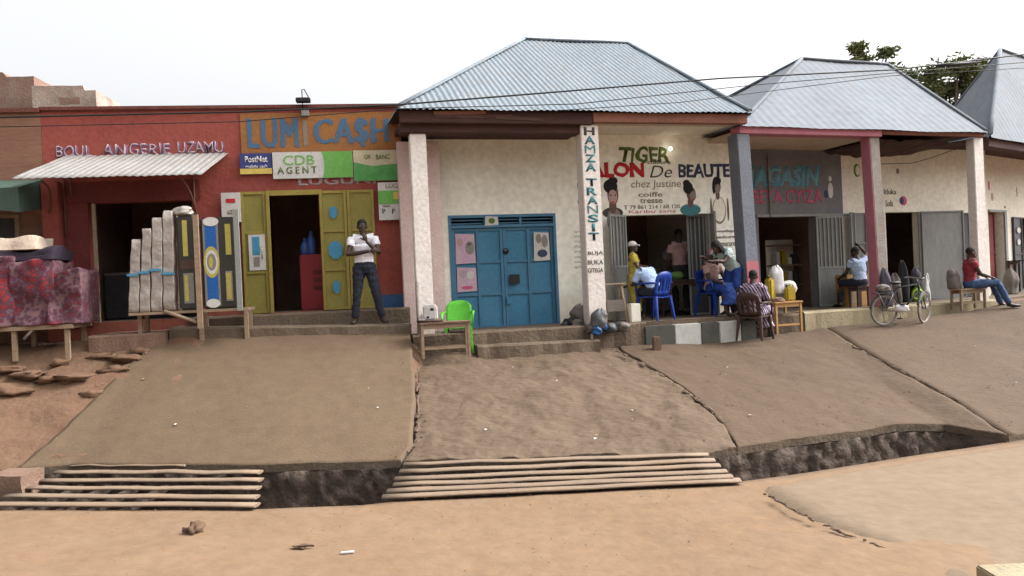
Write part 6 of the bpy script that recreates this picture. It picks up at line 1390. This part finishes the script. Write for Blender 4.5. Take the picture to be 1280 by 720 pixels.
# pebbles and crumbs
mb = MB()
for i in range(2600):
    x = rnd.uniform(-7, 9)
    if i < 1300: y = YF(x) - rnd.random() ** 2 * 4; z = .0 + nz(x, y, .5, .05)
    else: y = YB(x) + rnd.random() * (top(x)[0] - YB(x)); z = G(x, y) + .012
    if i < 1300 and x > 2: continue
    r = rnd.uniform(.003, .010) * (1.5 if i >= 1300 else 1); k = rnd.choice(['block', 'dirt', 'bag_grey'] if i >= 1300 else ['block', 'sand'])
    v = Vector((x, y, z + r * .3)); pts = [v + Vector((r * rnd.uniform(.7, 1.2) * a, r * rnd.uniform(.7, 1.2) * b, r * c)) for a, b, c in ((1, 0, 0), (0, 1, 0), (-1, 0, 0), (0, -1, 0), (0, 0, .8))]
    vs_ = [mb.bm.verts.new(q) for q in pts]; km = mb.mi(k)
    for a, b in ((0, 1), (1, 2), (2, 3), (3, 0)): mb.bm.faces.new((vs_[a], vs_[b], vs_[4])).material_index = km
tag(mb.build('pebbles', normals=True), kind='stuff')
mb = MB()
for i in range(46):
    x = rnd.uniform(-6, 9); f = rnd.random(); y = YB(x) + f * (top(x)[0] - YB(x)); z = G(x, y) + .035; r = rnd.uniform(.012, .035); a = rnd.uniform(0, 3)
    c_, q_2 = math.cos(a) * r, math.sin(a) * r
    mb.poly([(x - c_, y - q_2, z), (x + q_2 * .7, y - c_ * .7, z + .01), (x + c_, y + q_2, z + .004), (x - q_2 * .7, y + c_ * .7, z + .012)], rnd.choice(['paper', 'bag_white', 'block', 'dark_c', 'wood']))
tag(mb.build('litter', normals=False), kind='stuff')
# soil and rubble piled in the drain
mb = MB(); xs = lin(-7.5, e_.x - .1, 120); k = mb.mi('soil_dark'); g = [[mb.bm.verts.new((x, YF(x) + .01 + (YB(x) - YF(x) - .02) * j / 8, -.92 + .28 * (j / 8) ** 2 + .12 * noise.noise(Vector((x * 2, j * .5, 0))))) for j in range(9)] for x in xs]
for i in range(120):
    for j in range(8): f = mb.bm.faces.new((g[i][j], g[i + 1][j], g[i + 1][j + 1], g[i][j + 1])); f.material_index = k; f.smooth = True
tag(mb.build('silt'), kind='stuff')

# ================================================================== TREES AND CABLES
def tree(label, base, h, cr, seed, n=3000, spread=(1, 1, .7), blobs=9):
    rnd = random.Random(seed); t = thing('tree', label, 'tree', base, 'trees behind the roofs'); base = Vector(base)
    mb = MB(); tips = []
    trunk = [base + Vector((.2 * math.sin(k), .1 * k, h * .6 * k / 4)) for k in range(5)]; mb.tube(trunk, [.24, .2, .17, .14, .11], 'bark', 8)
    for i in range(blobs):
        a = rnd.uniform(0, 6.28); e = base + Vector((math.cos(a) * cr * spread[0] * rnd.uniform(.3, .9), math.sin(a) * cr * rnd.uniform(.2, .8), h * rnd.uniform(.68, 1.0)))
        st = trunk[rnd.choice((2, 3, 4))]; mb.tube([st, st.lerp(e, .5) + Vector((0, 0, .2)), e], [.09, .06, .03], 'bark', 6); tips.append(e)
    mb.build('trunk', t)
    mb = MB(); k = mb.mi('leaf')
    for i in range(n):
        c = rnd.choice(tips); d = Vector((rnd.gauss(0, 1), rnd.gauss(0, 1), rnd.gauss(0, 1))); d = d.normalized() * rnd.random() ** .6
        tw = rnd.choice((.6, .9, 1.25)) ; p = c + Vector((d.x * cr * .36 * tw, d.y * cr * .36 * tw, d.z * cr * .27 * tw))
        u_ = Vector((rnd.gauss(0, 1), rnd.gauss(0, 1), rnd.gauss(0, .6))).normalized(); v_ = u_.cross(Vector((rnd.gauss(0, 1), rnd.gauss(0, 1), rnd.gauss(0, 1)))).normalized(); L = rnd.uniform(.08, .15)
        vs_ = [mb.bm.verts.new(q) for q in (p - u_ * L, p + v_ * L * .4, p + u_ * L, p - v_ * L * .4)]; mb.bm.faces.new(vs_).material_index = k
    me = mb; bm_ = me.bm; m_ = bpy.data.meshes.new('crown'); bm_.to_mesh(m_); bm_.free(); m_.materials.append(M['leaf']); link('crown', m_, t)
def tb(u, v, Y): q = atY(u, v, Y); return q
a = tb(1082, 62, 30); tree('green tree whose top rises over the middle of the pale roof', (a.x, 30, 1.), a.z - 1 + .1, 1.0, 5, 4200, blobs=12)
a = tb(1186, 84, 29); tree('taller green tree in the gap between the two right roofs', (a.x, 29, 1.), a.z - 1 + .1, 1.55, 8, 9000, blobs=22)
a = tb(1146, 92, 30); tree('low green tree just behind the right slope of the pale roof', (a.x, 30, 1.), a.z - 1 + .1, 1.35, 12, 6500, blobs=16)
def cable(label, pxs, r=.010, sag=.0):
    pts = []
    P3 = [atY(u, v, Y) for u, v, Y in pxs]
    for a, b in zip(P3, P3[1:]):
        for k in range(12): f = k / 12; pts.append(a.lerp(b, f))
    pts.append(P3[-1]); mb = MB(); mb.tube(pts, r, 'black', 6); o = mb.build('overhead_cable'); return tag(o, label, 'cable', 'overhead cables')
cable('black overhead cable crossing the big hip roof highest up', [(-150, 150, 10.5), (300, 140, 11.2), (497, 131, 11.6), (720, 113, 12.2), (900, 98, 12.7), (1120, 87, 13.4), (1280, 68, 14), (1500, 40, 15)], .013)
cable('thinner black cable just below the highest one', [(-150, 162, 10.6), (300, 152, 11.3), (497, 136, 11.7), (720, 130, 12.3), (935, 107, 12.8), (1130, 90, 13.4), (1280, 78, 14), (1500, 52, 15)], .007)
cable('thin cable falling lowest across the pale roof', [(700, 138, 12.0), (850, 128, 12.4), (945, 116, 12.8), (1110, 95, 13.4), (1280, 85, 14), (1500, 66, 15)], .006)
q0_, q1_ = atY(1172, 83, 13.6), atY(1226, 77, 13.8); mb = MB(); mb.tube([q0_, q0_.lerp(q1_, .5), q1_], [.02, .035, .02], 'black', 8); tag(mb.build('cable_splice'), 'thick black splice on the cables before the tree', 'cable splice')
cable('slack wire looping under the torn ceiling of the right shop', [(1100, 205, 15.9), (1140, 204, 16.1), (1165, 197, 16.2), (1190, 188, 16.3)], .008)
